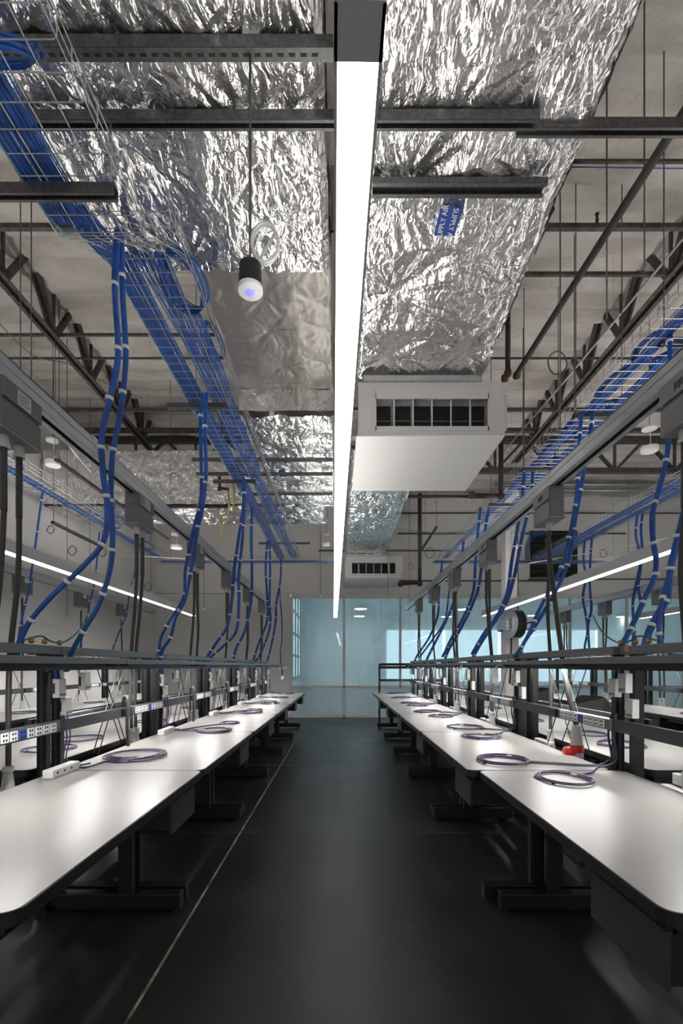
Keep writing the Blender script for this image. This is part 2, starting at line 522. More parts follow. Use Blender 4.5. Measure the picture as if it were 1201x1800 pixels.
tag(o, 'small upright sprinkler head on a dark roof bar right of the duct', 'sprinkler')

# ================================================================ DUCTS
ZD = zr(2.76)


def foil_h(a, b, seed, cell, bulge, fold, crink):
    """folds that run out from the insulation pins; positive = sagging outward"""
    i0, j0 = math.floor(a / cell), math.floor(b / cell)
    best = []
    for i in (i0 - 1, i0, i0 + 1):
        for j in (j0 - 1, j0, j0 + 1):
            px = (i + .5 + .32 * noise.noise((i * 3.7 + seed, j * 5.1, 1.3))) * cell
            py = (j + .5 + .32 * noise.noise((i * 4.3, j * 2.9 + seed, 7.7))) * cell
            best.append((math.hypot(a - px, b - py), a - px, b - py, i * 7.3 + j * 3.1))
    best.sort()
    (r1, dx, dy, q), r2 = best[0], best[1][0]
    th = math.atan2(dy, dx)
    u = r1 / cell
    w = min(1, (r2 - r1) / (.35 * cell))
    ct, sn = math.cos(th), math.sin(th)
    k = .9 * noise.noise((ct * 2.5, sn * 2.5, q + seed)) - 1.1 * abs(noise.noise((ct * 4.5, sn * 4.5, q + seed + 50))) - .7 * abs(noise.noise((ct * 10, sn * 10, q + seed + 90)))
    f = k * fold * r1 * math.exp(-(u / .45) ** 2 * .8) * (.3 + .7 * w)
    s_ = bulge * (1 - math.exp(-(u / .22) ** 1.2))
    wx = a + .12 * noise.noise((a * 3, b * 3, seed))
    c1 = abs(noise.noise((wx * 7, b * 3.2, seed + 5)))
    c2 = abs(noise.noise((wx * 17 + 3, b * 9, seed + 8)))
    c3 = abs(noise.noise((a * 34, b * 27, seed + 2)))
    return f + s_ - crink * (c1 * 1.6 + c2 * .8 + c3 * .35)


def foil_duct(name, x0, x1, y0, y1, z0, z1, m, label, seed, cell=.5, bulge=.03, fold=.10, crink=.02, step=0.018, x1b=None, lite=False):
    """insulated duct wrapped in foil: pillowy, folded faces"""
    t = thing(name, ((x0 + x1) / 2, (y0 + y1) / 2, z0), label, 'air duct')
    x1b = x1 if x1b is None else x1b

    def nz(a, b, k):
        return foil_h(a, b, seed + k * 13, cell, bulge, fold, crink)
    bot = MB()
    nx = max(4, int((x1 - x0) / step)); ny = max(4, int((y1 - y0) / step))
    bot.sheet(0, 1, y0, y1, 0, nx, ny)
    for v in bot.v:
        xe = x1 + (x1b - x1) * (v.y - y0) / (y1 - y0)
        u = v.x
        v.x = x0 + (xe - x0) * u + noise.noise((v.y * 2.2, u * 2, seed)) * .02
        edge = min(u, 1 - u) * (x1 - x0)
        v.z = z0 - nz(v.x, v.y, 0) + max(0, .05 - edge) * .8
    bot.obj('foil_wrap', m, t, True, smooth=True)
    sd = MB()
    st = .05 if lite else .03
    nzv = max(4, int((z1 - z0) / st)); nyy = max(4, int((y1 - y0) / st))
    for (xa, xb, k, sg) in ((x0, x0, 1, -1), (x1, x1b, 2, 1)):
        base = len(sd.v)
        for j in range(nyy + 1):
            yy = y0 + (y1 - y0) * j / nyy
            for i in range(nzv + 1):
                z = z0 + .03 + (z1 - z0 - .03) * i / nzv
                sd.v.append(Vector((xa + (xb - xa) * j / nyy + sg * nz(yy, z, k) * .6, yy, z)))
        for j in range(nyy):
            for i in range(nzv):
                a = base + j * (nzv + 1) + i
                sd.f.append((a, a + 1, a + nzv + 2, a + nzv + 1))
    st = .022
    nxx = max(4, int((x1 - x0) / st)); nzv = max(4, int((z1 - z0) / st))
    for (yy, k, sg) in ((y0, 3, -1), (y1, 4, 1)):
        base = len(sd.v)
        xe = x1 if k == 3 else x1b
        for j in range(nxx + 1):
            for i in range(nzv + 1):
                xx = x0 + (xe - x0) * j / nxx; z = z0 + .03 + (z1 - z0 - .03) * i / nzv
                sd.v.append(Vector((xx, yy + sg * nz(xx, z, k) * .6, z)))
        for j in range(nxx):
            for i in range(nzv):
                a = base + j * (nzv + 1) + i
                sd.f.append((a, a + 1, a + nzv + 2, a + nzv + 1))
    sd.box(x0 + .02, max(x0 + .05, min(x1, x1b) - .02), y0 + .02, y1 - .02, z1 - .03, z1)
    sd.obj('side_wrap', m, t, True, smooth=True)
    return t


d1 = foil_duct('foil_duct', -1.60, -.075, 0.2, 3.38, ZD, ZD + .55, 'foil', 'wide duct wrapped in bright crinkled foil above the near cable tray', 1.0, cell=.72, bulge=.035, fold=.22, crink=.008, step=.014)
d2 = foil_duct('foil_duct', -1.14, -.03, 3.40, 5.5, zr(3.02), zr(3.5), 'dull', 'dull grey quilted duct section behind the hanging occupancy sensor', 4.0, cell=.42, bulge=.018, fold=.075, crink=.003, step=.014)
d3 = foil_duct('foil_duct', -1.10, -.05, 5.30, 8.3, ZD - .01, zr(3.01), 'foil', 'bright foil duct section with pin dimples beyond the dull grey section', 7.0, cell=.5, bulge=.05, fold=.10, crink=.012)
d4 = foil_duct('foil_duct', XL + .05, -.25, 8.32, 9.4, ZD - .01, zr(3.70), 'foil_loose', 'foil wrapped cross duct running to the white side wall', 11.0, cell=.6, bulge=.03, fold=.08, crink=.03)
d5 = foil_duct('foil_duct', .13, 1.19, 0.2, 4.62, ZD, ZD + .5, 'foil_loose', 'long loose foil duct ending above the near white fan unit', 15.0, cell=.78, bulge=.04, fold=.19, crink=.012, step=.014, x1b=1.36)
d6 = foil_duct('foil_duct', .13, 1.10, 6.1, 11.8, ZD - .02, ZD + .45, 'foil_loose', 'foil duct ending above the far small fan unit', 19.0, cell=.9, bulge=.05, fold=.09, crink=.03)
# a blue supply air tape stuck under the long duct
t = thing('duct_label', P(787, 381, 2.955) - Vector((0, 0, .035)), 'blue tape label with white lettering stuck under the loose foil duct', 'label')
MB().box(-.065, .065, -.09, .09, -.001, .001).obj('tape', 'tape', t)
text_mesh('SUPPLY AIR', .045, 'tie', t, (-.03, 0, -.002), (PI, 0, -PI / 2))
text_mesh('SUPPLY AIR', .045, 'tie', t, (.03, .02, -.002), (PI, 0, PI / 2))
t = thing('duct_label', P(497, 827, 6.84) - Vector((0, 0, .05)), 'small blue tape label under the far foil duct by the cable tray', 'label')
MB().box(-.045, .045, -.10, .10, -.001, .001).obj('tape', 'tape', t)

# ---------------------------------------------------------------- fan units


def fan_unit(y0, y1, xa, xb, label):
    z0, z1 = zr(2.15), zr(2.66)
    t = thing('fan_unit', ((xa + xb) / 2, y0, z0), label, 'ventilation unit', 'white ceiling fan units')
    mb = MB(); mb.box(xa + .03, xb - .03, y0 + .17, y1, z0 + .012, z1)
    mb.box(xa + .03, xa + .05, y0 + .02, y0 + .17, z0 + .012, z1); mb.box(xb - .05, xb - .03, y0 + .02, y0 + .17, z0 + .012, z1); mb.box(xa + .03, xb - .03, y0 + .02, y0 + .17, z1 - .02, z1)
    mb.obj('casing', 'unit', t, True)
    MB().box(xa - .02, xb - .005, y0 - .005, y1 + .01, z0, z0 + .012).obj('bottom_panel', 'panel', t, True)
    gx0, gx1, gz0, gz1 = xa + .16, xb - .15, z0 + .085, z0 + .365
    mb = MB()
    yf = y0
    mb.box(xa, gx0, yf, yf + .02, z0 + .012, z1); mb.box(gx1, xb, yf, yf + .02, z0 + .012, z1)
    mb.box(gx0, gx1, yf, yf + .02, z0 + .012, gz0); mb.box(gx0, gx1, yf, yf + .02, gz1, z1)
    mb.obj('front_panel', 'unit', t, True)
    gr = MB()
    for (a, b, c, d) in ((gx0 - .03, gx0 + .01, gz0 - .03, gz1 + .03), (gx1 - .01, gx1 + .03, gz0 - .03, gz1 + .03), (gx0, gx1, gz0 - .03, gz0 + .01), (gx0, gx1, gz1 - .01, gz1 + .08)):
        gr.box(a, b, yf - .012, yf + .004, c, d)
    g = gr.obj('grille_frame', 'unit', t, True)
    MB().box(gx0, gx1, yf + .15, yf + .16, gz0, gz1).obj('grille_recess', 'dark', t, True)
    for k in range(5):
        x = gx0 + (gx1 - gx0) * (k + 1) / 6
        sl = MB(); sl.bar((x, yf, (gz0 + gz1) / 2), (x + .03 * (k - 1) / 2, yf + .13, (gz0 + gz1) / 2), .012, gz1 - gz0)
        for v in sl.v:
            v -= t.location
        sl.obj('grille_vane', 'unit', g)
    mb = MB(); mb.box(gx0 + .005, gx1, yf + .07, yf + .08, gz0 + (gz1 - gz0) * .34, gz0 + (gz1 - gz0) * .36)
    o = mb.obj('cross_vane', 'slate', t, True)
    fl = MB(); fl.box(xa + .05, xb - .22, y0 - .03, y0 + .03, z1, z1 + .05)
    fl.obj('duct_flange', 'galv', t, True)
    MB().box(xb - .005, xb + .04, y0 + .05, y0 + .35, z0 + .1, z0 + .42).obj('hanging_bracket', 'unit', t, True)
    return t


fan_unit(4.55, 5.94, .17, 1.545, 'large white fan unit with vaned grille hanging right of the linear light')
fan_unit(11.76, 13.25, .12, 1.50, 'small looking far white fan unit near the glazed wall')

# ---------------------------------------------------------------- struts (slotted channel) and their rods


def strut(a, b, label, slots=True, w=.045, h=.042, group='slotted steel struts', hang=()):
    a, b = Vector(a), Vector(b)
    t = thing('steel_strut', (a + b) / 2, label, 'steel strut', group)
    t0 = (b - a).normalized(); ln = (b - a).length
    side = t0.cross(Vector((0, 0, 1))).normalized()
    mb = MB()
    mb.bar(a + side * (w / 2), b + side * (w / 2), .004, h); mb.bar(a - side * (w / 2), b - side * (w / 2), .004, h)
    mb.bar(a + Vector((0, 0, h / 2 * (-1 if slots else 1))), b + Vector((0, 0, h / 2 * (-1 if slots else 1))), w, .004)
    for s in () if slots else (-1, 1):
        mb.bar(a + side * (s * w * .36) - Vector((0, 0, h / 2)), b + side * (s * w * .36) - Vector((0, 0, h / 2)), w * .26, .004)
    mb.obj('channel', 'strut', t, True)
    if slots:
        sm = MB(); k = .04
        zz = Vector((0, 0, -.001))
        while k < ln - .04:
            c = a + t0 * k
            q = c - Vector((0, 0, h / 2 + .0022))
            sm.bar(q - t0 * .014, q + t0 * .014, .013, .001)
            k += .05
        sm.obj('slot', 'slot', t, True)['kind'] = 'stuff'
    for f_ in hang:
        c = a + (b - a) * f_
        MB().cyl(c, (c.x, c.y, ZC + .03), .005, 6).obj('hanger_rod', 'strut', t, True, smooth=True)
        MB().cyl(c - Vector((0, 0, h * .9)), c - Vector((0, 0, h * .45)), .014, 10).obj('washer', 'galv', t, True, smooth=True)
    return t


def rods(name, pts, label, r=.006, m='galv', cat='hanger rod', group='threaded hanger rods'):
    for i, (a, b) in enumerate(pts):
        o = MB().cyl(a, b, r, 6).obj(name, m, smooth=True)
        tag(o, label[i] if isinstance(label, list) else label, cat, group)


yA, yB_ = 2.12, 2.40
zs = zr(2.70)
strut((-2.0, yA, zs), (-.03, yA, zs), 'slotted steel strut nearest the camera carrying the sensor rod', w=.05, h=.055)
strut((-2.0, yB_, zs), (.98, yB_, zs), 'long steel strut crossing under both foil ducts', slots=False, w=.05, h=.05)
strut((.90, yB_ + .06, zs + .03), (2.6, yB_ + .06, zs + .03), 'steel strut spliced beyond the long duct over the aisle right side', slots=False, w=.05, h=.05, hang=(.85,))
zt3 = zr(2.325)
strut((-2.0, 2.38, zt3), (-1.10, 2.38, zt3), 'short steel strut under the near cable tray', slots=False, w=.05, h=.05)
strut((-1.60, 4.50, zr(2.41)), (-1.05, 4.50, zr(2.41)), 'short strut under the far cable tray in front of the foam ceiling')
for k, (px, py, px2, dd) in enumerate(((338, 808, 585, 6.15), (375, 846, 450, 6.25), (345, 833, 585, 6.55), (420, 868, 585, 7.4), (438, 888, 500, 7.8), (455, 955, 545, 10.6))):
    strut(P(px, py, dd), P(px2, py, dd), 'thin steel strut below the far foil duct, %s of six from the camera' % ORD[k], slots=False, w=.035, h=.035)
strut(P(1160, 602, 3.7), P(1235, 602, 3.7), 'dark strut under the cable tray at the picture edge beside the grey box', slots=False, w=.05, h=.05, hang=(.1,))
strut(P(1008, 731, 4.75), P(1098, 731, 4.75), 'strut under the cable tray right of the fan unit', slots=False, hang=(.05, .95))
strut(P(918, 825, 6.05), P(985, 825, 6.05), 'further strut under the tray right of the fan unit', slots=False, hang=(.05, .95))
strut(P(860, 887, 7.4), P(925, 887, 7.4), 'distant strut under the tray behind the white column', slots=False, hang=(.05, .95))
# long diagonal light struts hung near the left wall
strut(P(98, 807, 6.2), P(295, 948, 9.3), 'long dark slotted strut hanging behind the white disc detector', w=.04, h=.04, hang=(.02,))
strut(P(92, 918, 7.4), P(181, 962, 9.0), 'hanging strut with cable rings near the white side wall', slots=False, w=.04, h=.04, hang=(.02, .98))
strut(P(742, 966, 9.5), P(768, 926, 10.6), 'slanting thin strut hanging right of the far fan unit', slots=False, w=.035, h=.035, hang=(.02, .98))
strut(P(655, 330, 2.75), P(958, 330, 2.75), 'grey steel angle strapped under the loose foil duct', slots=False, w=.09, h=.03)
# rods
rl = [((-1.13, 2.39, zt3), (-1.13, 2.39, zs)), ((-1.95, 2.39, zt3), (-1.95, 2.39, ZC)),
      (P(440, 60, 2.12), P(445, 475, 2.12))]
rods('hanger_rod', rl[:2], ['rod joining the short strut to the long strut above the near tray', 'rod at the outer end of the short tray strut'])
ry = [(985, 300, 760, 3.9), (1067, 285, 560, 3.4), (1133, 400, 480, 3.4), (1010, 480, 800, 5.3), (920, 530, 900, 6.8), (748, 870, 930, 9.5), (720, 880, 1060, 11.2), (682, 880, 1050, 11.4)]
for k, (px, y0_, y1_, dd) in enumerate(sorted(ry, key=lambda q: q[3] + q[0] * 1e-5)):
    a = P(px, y1_, dd); b = Vector((a.x, dd, ZC + .02))
    rods('hanger_rod', [(a, b)], 'thin hanger rod right of the linear light, %s from the camera' % ORD[k], r=.0055, m='strut')
rz = [(36, 690, 470, 3.3), (55, 700, 440, 3.2), (97, 800, 760, 6.2), (158, 1100, 840, 8.5), (300, 1000, 700, 8.0), (118, 1085, 800, 7.0), (265, 1045, 930, 10.5), (350, 1070, 940, 11.5), (563, 1048, 940, 12.0), (345, 770, 460, 5.0)]
for k, (px, y1_, y0_, dd) in enumerate(sorted(rz)):
    a = P(px, y1_, dd); b = Vector((a.x, dd, min(ZC + .02, P(px, 100, dd).z)))
    if k < 10:
        rods('hanger_rod', [(a, b)], 'thin hanger rod left of the linear light, %s counted from the side wall' % ['first', 'second', 'third', 'fourth', 'fifth', 'sixth', 'seventh', 'eighth', 'ninth', 'tenth'][k], r=.004, m='strut')

# ---------------------------------------------------------------- pipes


def pipe(name, pts, r, label, m='pipe', elbows=(), cat='pipe', group=None):
    t = thing(name, pts[0], label, cat, group)
    mb = MB()
    for a, b in zip(pts[:-1], pts[1:]):
        mb.cyl(a, b, r, 12)
    mb.obj('pipe_run', m, t, True, smooth=True)
    for e in elbows:
        e = Vector(e)
        mb = MB(); mb.lathe([(r * .3, -r * 1.5), (r * 1.35, -r), (r * 1.5, 0), (r * 1.35, r), (r * .3, r * 1.5)], 10, e)
        mb.obj('elbow', 'rust', t, True, smooth=True)
    return t


dE = 4.95
xe = (893 - CX) / F * dE
pB, pA = H + 681 / F * dE, H + 511 / F * dE
pipe('sprinkler_pipe', [(1.80, -1, pB), (xe, dE, pB), (xe, dE, pA)], .026, 'black pipe running along the edge of the loose foil duct', elbows=[(xe, dE, pA + .02)])
pipe('sprinkler_pipe', [(1.92, -1, pA), (xe + .08, dE + .02, pA)], .026, 'sloping looking black pipe ending at the rusty elbow by the fan unit', elbows=[(xe + .09, dE, pA), (xe - .03, dE, pA - .03)])
pipe('sprinkler_pipe', [P(881, 780, 6.3), P(881, 872, 6.3), P(830, 872, 6.3)], .032, 'black drop pipe with rusty elbows behind the near fan unit', elbows=[P(881, 872, 6.3), P(830, 870, 6.3)])
pipe('sprinkler_pipe', [P(738, 868, 9.2), P(738, 1024, 9.2), P(704, 1026, 9.2)], .036, 'tall black drop pipe right of the far fan unit', elbows=[P(738, 1026, 9.2), P(704, 1027, 9.2)])
pipe('sprinkler_pipe', [P(620, 873, 8.0), P(860, 873, 8.0)], .025, 'horizontal black pipe under the roof behind the near fan unit', elbows=[P(830, 873, 8.0)])
pipe('sprinkler_pipe', [P(290, 891, 7.9), P(402, 891, 7.9), P(402, 885, 7.9)], .025, 'black pipe in front of the cross duct with hanging yellow tags')
pipe('sprinkler_pipe', [P(386, 838, 7.2), P(386, 858, 7.2), P(402, 860, 7.2)], .022, 'short black pipe elbow beside the far cable tray', elbows=[P(386, 860, 7.2)])
for k, (py, px0, px1) in enumerate(((902, 700, 1201), (938, 700, 1000), (1021, 690, 900), (968, 560, 720), (1018, 930, 1201), (840, 860, 1250), (852, 870, 1250), (862, 865, 1250))):
    dd = YB - .06 if k < 5 else 12.3
    pipe('conduit_pipe', [P(px0, py, dd), P(px1 + 100, py, dd)], .02 if k < 5 else .045, 'grey conduit on the wall above the glazing, %s' % ['topmost of them', 'second from the top', 'lowest one, near the drop pipe', 'by the far fan unit', 'low one beyond the white column'][k] if k < 5 else 'light grey pipe under the far roof, %s of three' % ['upper', 'middle', 'lower'][k - 5], m='strut' if k < 5 else 'galv', group='conduits at the end wall')
pipe('conduit_pipe', [P(910, 900, 11.0), P(911, 1080, 11.0)], .012, 'thin rusty pipe beside the white column', m='rust')
for k, (px, y0, y1) in enumerate(((401, 860, 915), (389, 905, 940), (410, 850, 900))):
    o = MB().tube([P(px, y0, 7.85), P(px + 2, (y0 + y1) / 2, 7.85), P(px, y1, 7.85)], .018, 6).obj('hanging_tag', 'yellow', smooth=True)
    tag(o, 'yellow tag strip hanging by the cross duct pipe, %s' % ['beside the tray', 'lowest one', 'topmost one'][k], 'tag', 'yellow strips at the cross duct')

# ================================================================ LINEAR LIGHTS
ZL = zr(1.108)


def linear_light(p0, p1, w, h, label, hang=3):
    p0, p1 = Vector(p0), Vector(p1)
    t = thing('linear_light', (p0 + p1) / 2, label, 'linear light', 'suspended linear lights')
    d = (p1 - p0).normalized()
    s = d.cross(Vector((0, 0, 1))).normalized() * (w / 2)
    up = Vector((0, 0, h))
    mb = MB()
    for q in (-1, 1):
        mb.bar(p0 + s * q + up / 2, p1 + s * q + up / 2, .006, h)
    mb.bar(p0 + up * .5, p1 + up * .5, w, .004)
    mb.obj('housing', 'fixture', t, True)
    mb = MB(); mb.bar(p0 + d * .08 + Vector((0, 0, .004)), p1 - d * .01 + Vector((0, 0, .004)), w - .006, .006)
    mb.obj('diffuser', 'lens', t, True)
    mb = MB(); mb.bar(p0 + d * .08 + up * .78, p1 - d * .01 + up * .78, w - .02, .006)  # glowing strip added inside the unseen top of the fixture to light the ceiling
    mb.obj('added_upper_glow', 'added_uplight', t, True)
    for a, b in ((p0 - d * .003, p0 + d * .08), (p1 - d * .01, p1 + d * .002)):
        mb = MB(); mb.bar(a + up / 2, b + up / 2, w + .006, h)
        mb.obj('end_cap', 'fixture', t, True)
    for k in range(hang):
        c = p0 + (p1 - p0) * ((k + .5) / hang) + up
        mb = MB(); mb.cyl(c, (c.x, c.y, ZC), .0015, 5)
        mb.obj('suspension_wire', 'strut', t, True)
    return t


linear_light((.034, .81, ZL), (-.106, 11.1, ZL), .082, .10, 'bright linear light hanging over the centre aisle')
linear_light((-3.27, .6, ZL), (-3.24, 10.75, ZL), .112, .12, 'bright linear light hanging beside the white side wall', 2)
linear_light((3.21, .6, ZL), (3.19, 10.75, ZL), .112, .12, 'bright linear light hanging behind the right hand busway')
linear_light((7.0, .6, ZL), (7.0, 11.3, ZL), .112, .12, 'most distant linear light at the far right')

# ================================================================ CABLE TRAYS AND BLUE CABLES


def cable_tray(x0, x1, y0, y1, z, label, hgt=.10, cross=False):
    """wire basket tray along y (or along x when cross)"""
    t = thing('cable_tray', ((x0 + x1) / 2, (y0 + y1) / 2, z), label, 'cable tray', 'wire basket cable trays')
    r = .0032
    lon, uw = MB(), MB()
    if not cross:
        for k in range(5):
            x = x0 + (x1 - x0) * k / 4; lon.tube([(x, y0, z), (x, y1, z)], r, 4)
        for x in (x0, x1):
            for q in (.5, 1.0):
                lon.tube([(x, y0, z + hgt * q), (x, y1, z + hgt * q)], r, 4)
        n = int((y1 - y0) / .1016)
        for k in range(n + 1):
            y = y0 + k * .1016
            uw.tube([(x0, y, z + hgt), (x0, y, z + .012), (x0 + .012, y, z - .004), (x1 - .012, y, z - .004), (x1, y, z + .012), (x1, y, z + hgt)], r, 4)
    else:
        for k in range(5):
            y = y0 + (y1 - y0) * k / 4; lon.tube([(x0, y, z), (x1, y, z)], r, 4)
        for y in (y0, y1):
            for q in (.5, 1.0):
                lon.tube([(x0, y, z + hgt * q), (x1, y, z + hgt * q)], r, 4)
        n = int((x1 - x0) / .1016)
        for k in range(n + 1):
            x = x0 + k * .1016
            uw.tube([(x, y0, z + hgt), (x, y0, z), (x, y1, z), (x, y1, z + hgt)], r, 4)
    lon.obj('long_wires', 'galv', t, True)
    uw.obj('cross_wires', 'galv', t, True)
    return t


def cable_run(name, path_fn, n, r, label, m='blue', y=None, jitter=.01, seed=0, w=.1, layers=2, group='blue data cables lying in the trays'):
    """a mass of parallel cables: path_fn(t) is the centre line, w the spread"""
    rnd = random.Random(seed)
    mb = MB()
    for k in range(n):
        off = -w / 2 + w * (k % max(1, n // layers)) / max(1, n // layers - 1)
        lay = (k // max(1, n // layers)) * r * 1.8
        ph = rnd.uniform(0, 100)
        pts = []
        for (c, sd) in path_fn():
            j = noise.noise((c.y * .9, c.x * .9, ph)) * jitter
            pts.append(c + sd * (off + j) + Vector((0, 0, lay + r + .004)))
        mb.tube(pts, r, 5)
    o = mb.obj(name, m, smooth=True)
    return tag(o, label, 'cables', group, 'stuff')


def straight(x0, y0, z0, x1, y1, z1, n=26):
    def fn():
        a, b = Vector((x0, y0, z0)), Vector((x1, y1, z1))
        d = (b - a); sd = Vector((d.y, -d.x, 0)).normalized()
        return [(a + d * (i / n), sd) for i in range(n + 1)]
    return fn


def loop_pts(c, rx, ry, turns, rnd, zoff=0.0, tilt=0.0, jit=.02, n=22, a0=0):
    out = []
    for i in range(int(turns * n) + 1):
        a = a0 + 2 * PI * i / n
        q = 1 + jit * 4 * noise.noise((a * .35, rnd, 0))
        out.append(Vector((c[0] + rx * q * math.cos(a), c[1] + ry * q * math.sin(a), c[2] + zoff + tilt * math.sin(a) + .004 * (i / n))))
    return out


def coil(name, c, rx, ry, turns, r, label, m='blue', strands=4, tilt=0.0, seed=0, cat='cable coil', group='blue slack coils in the trays'):
    mb = MB()
    for k in range(strands):
        cc = (c[0] + .008 * k, c[1] + .006 * math.sin(k * 2.1), c[2] + .006 * k)
        mb.tube(loop_pts(cc, rx - .012 * (k % 3), ry - .012 * ((k + 1) % 3), turns, seed + k * 7.3, tilt=tilt, a0=k), r, 5)
    o = mb.obj(name, m, smooth=True)
    return tag(o, label, cat, group)


ZN, ZT = zr(2.36), zr(2.46)
NX0, NX1 = -1.545, -1.065
TX0, TX1 = -1.42, -.925
cable_tray(NX0, NX1, .3, 2.66, ZN, 'near wire basket tray passing under the foil duct at the picture corner')
cable_tray(TX0, TX1, 2.62, 11.2, ZT, 'long wire basket tray full of blue cables left of the linear light', hgt=.10)
LT0, LT1 = -4.35, -3.9
cable_tray(LT0, LT1, 2.5, 11.0, ZT, 'wire basket tray hanging close to the white side wall')
RT0, RT1 = 2.25, 2.76
cable_tray(RT0, RT1, 1.5, 11.2, ZT, 'long wire basket tray with looped blue cables right of the fan unit')
R20, R21 = 4.45, 4.95
cable_tray(R20, R21, 3.0, 11.2, ZT, 'further wire basket tray over the hose reel column')
cable_tray(LT0, -.05, 11.2, 11.6, ZT - .02, 'cross tray at the end wall left of the linear light', cross=True)
cable_tray(2.2, 7.0, 11.2, 11.6, ZT - .02, 'cross tray at the end wall behind the white column', cross=True)

t = thing('tray_end', (-1.25, 2.75, ZN), 'wire basket end piece joining the near tray to the long tray', 'cable tray')
mb = MB()
for k in range(6):
    u = k / 5
    x0_, x1_ = NX0 + (NX1 - NX0) * u, TX0 + (TX1 - TX0) * u
    mb.tube([(x0_, 2.60, ZN + .09), (x0_, 2.66, ZN), (x1_, 2.78, ZN + .02), (x1_, 2.92, ZT)], .0032, 4)
for k in range(4):
    u = k / 3
    mb.tube([(NX0 + .12 * u, 2.66 + .1 * u, ZN + .012 * k), (NX1 + .14 * u, 2.66 + .1 * u, ZN + .012 * k)], .0032, 4)
for z in (.0, .05, .10):
    mb.tube([(NX1, 2.62, ZN + z), (NX1 + .12, 2.80, ZN + z + .03), (NX1 + .14, 2.95, ZT + z)], .0032, 4)
mb.obj('wires', 'galv', t, True)
cable_run('blue_cables', straight(-1.475, .3, ZN, -1.455, 2.60, ZN), 40, .0042, 'wide band of blue cables lying in the near tray', w=.17, seed=1, jitter=.012)
cable_run('blue_cables', straight(-1.34, .3, ZN, -1.33, 2.60, ZN), 6, .0042, 'thin strip of blue cables beside the wide band in the near tray', w=.06, seed=2, jitter=.02, layers=1)
cable_run('blue_cables', lambda: [(Vector((-1.40 + .05 * q, 2.5 + .45 * q, ZN + .10 * q)), Vector((1, 0, 0))) for q in [i / 8 for i in range(9)]], 26, .0042, 'blue cables climbing from the near tray to the long tray', w=.16, seed=3)
cable_run('blue_cables', straight(-1.33, 2.9, ZT, -1.33, 11.1, ZT, 60), 34, .0042, 'dense blue band along the outer edge of the long tray', w=.15, seed=4, jitter=.012)
cable_run('blue_cables', straight(-1.14, 2.9, ZT, -1.05, 11.1, ZT, 60), 26, .0042, 'loose wavy blue cables along the inner side of the long tray', w=.15, seed=5, jitter=.06)
cable_run('blue_cables', straight(-1.0, 3.4, ZT, -1.02, 6.0, ZT, 30), 8, .0042, 'thin strand of blue cables at the inner edge of the long tray', w=.04, seed=6, jitter=.04, layers=1)
cable_run('blue_cables', straight(-4.18, 2.5, ZT, -4.12, 11.1, ZT, 50), 22, .0045, 'blue band in the tray by the white side wall', w=.12, seed=7, jitter=.02)
cable_run('blue_cables', straight(-4.2, 11.4, ZT - .02, -.1, 11.4, ZT - .02, 30), 22, .0045, 'blue band in the cross tray left of the linear light', w=.16, seed=8)
cable_run('blue_cables', straight(2.42, 1.5, ZT, 2.40, 11.1, ZT, 60), 26, .0042, 'blue band along the tray right of the fan unit', w=.10, seed=9, jitter=.05)
cable_run('blue_cables', straight(2.62, 1.5, ZT, 2.64, 11.1, ZT, 60), 22, .0042, 'second blue band along the tray right of the fan unit', w=.09, seed=10, jitter=.03)
cable_run('blue_cables', straight(4.58, 3, ZT, 4.58, 11.3, ZT, 40), 30, .0045, 'blue band in the further tray over the hose reel column', w=.16, seed=11, jitter=.03)
cable_run('blue_cables', straight(4.80, 3, ZT, 4.80, 11.3, ZT, 40), 24, .0045, 'second blue band in the further tray over the column', w=.14, seed=12, jitter=.03)
cable_run('blue_cables', straight(2.2, 11.4, ZT - .02, 6.9, 11.4, ZT - .02, 30), 26, .0045, 'blue band in the cross tray behind the white column', w=.18, seed=13)
o = MB().tube(curve([(NX0 + .01, .3, ZN + .02), (NX0 + .015, 1.5, ZN + .01), (NX0 + .01, 2.55, ZN + .01), (-1.43, 2.66, ZN + .02), (-1.41, 2.9, ZT + .01), (-1.415, 5, ZT + .01), (-1.41, 7.5, ZT + .01)]), .0075, 6).obj('teal_cable', 'teal', smooth=True)
tag(o, 'single teal cable along the outer edge of the tray', 'cable')
o = MB().tube(curve([P(700, 930, 11.3), P(770, 937, 11.3), P(830, 932, 11.3), P(870, 930, 11.3)]), .012, 6).obj('teal_cable', 'teal', smooth=True)
tag(o, 'slack teal cable crossing before the end wall right of the far fan unit', 'cable')
coil('cable_coil', (-1.05, 3.2, ZT + .04), .12, .26, 2.2, .0042, 'blue slack coil at the near end of the long tray', strands=8, seed=1)
coil('cable_coil', (-.99, 3.75, ZT + .03), .06, .22, 2.2, .0042, 'slim blue coil against the inner side of the long tray', strands=5, seed=2)
coil('cable_coil', (-1.14, 5.1, ZT + .03), .12, .30, 1.6, .0042, 'blue coil in the long tray beyond its short strut', strands=6, seed=3)
coil('cable_coil', (-1.16, 6.1, ZT + .03), .11, .32, 1.6, .0042, 'blue coil in the long tray beside the far foil duct', strands=5, seed=4)
coil('cable_coil', (-1.12, 7.6, ZT + .03), .11, .32, 1.6, .0042, 'blue coil in the long tray near the cross duct', strands=5, seed=5)
for k, (yy, rx, ry) in enumerate(((3.15, .15, .28), (3.75, .17, .30), (4.3, .17, .33), (4.95, .16, .30), (5.6, .16, .3), (6.6, .14, .3))):
    coil('cable_coil', (2.49, yy, ZT + .03), rx, ry, 2.1, .005, 'blue coil in the tray right of the fan unit, %s from the camera' % ORD[k], strands=6, seed=20 + k, tilt=.03 if k < 2 else .0)
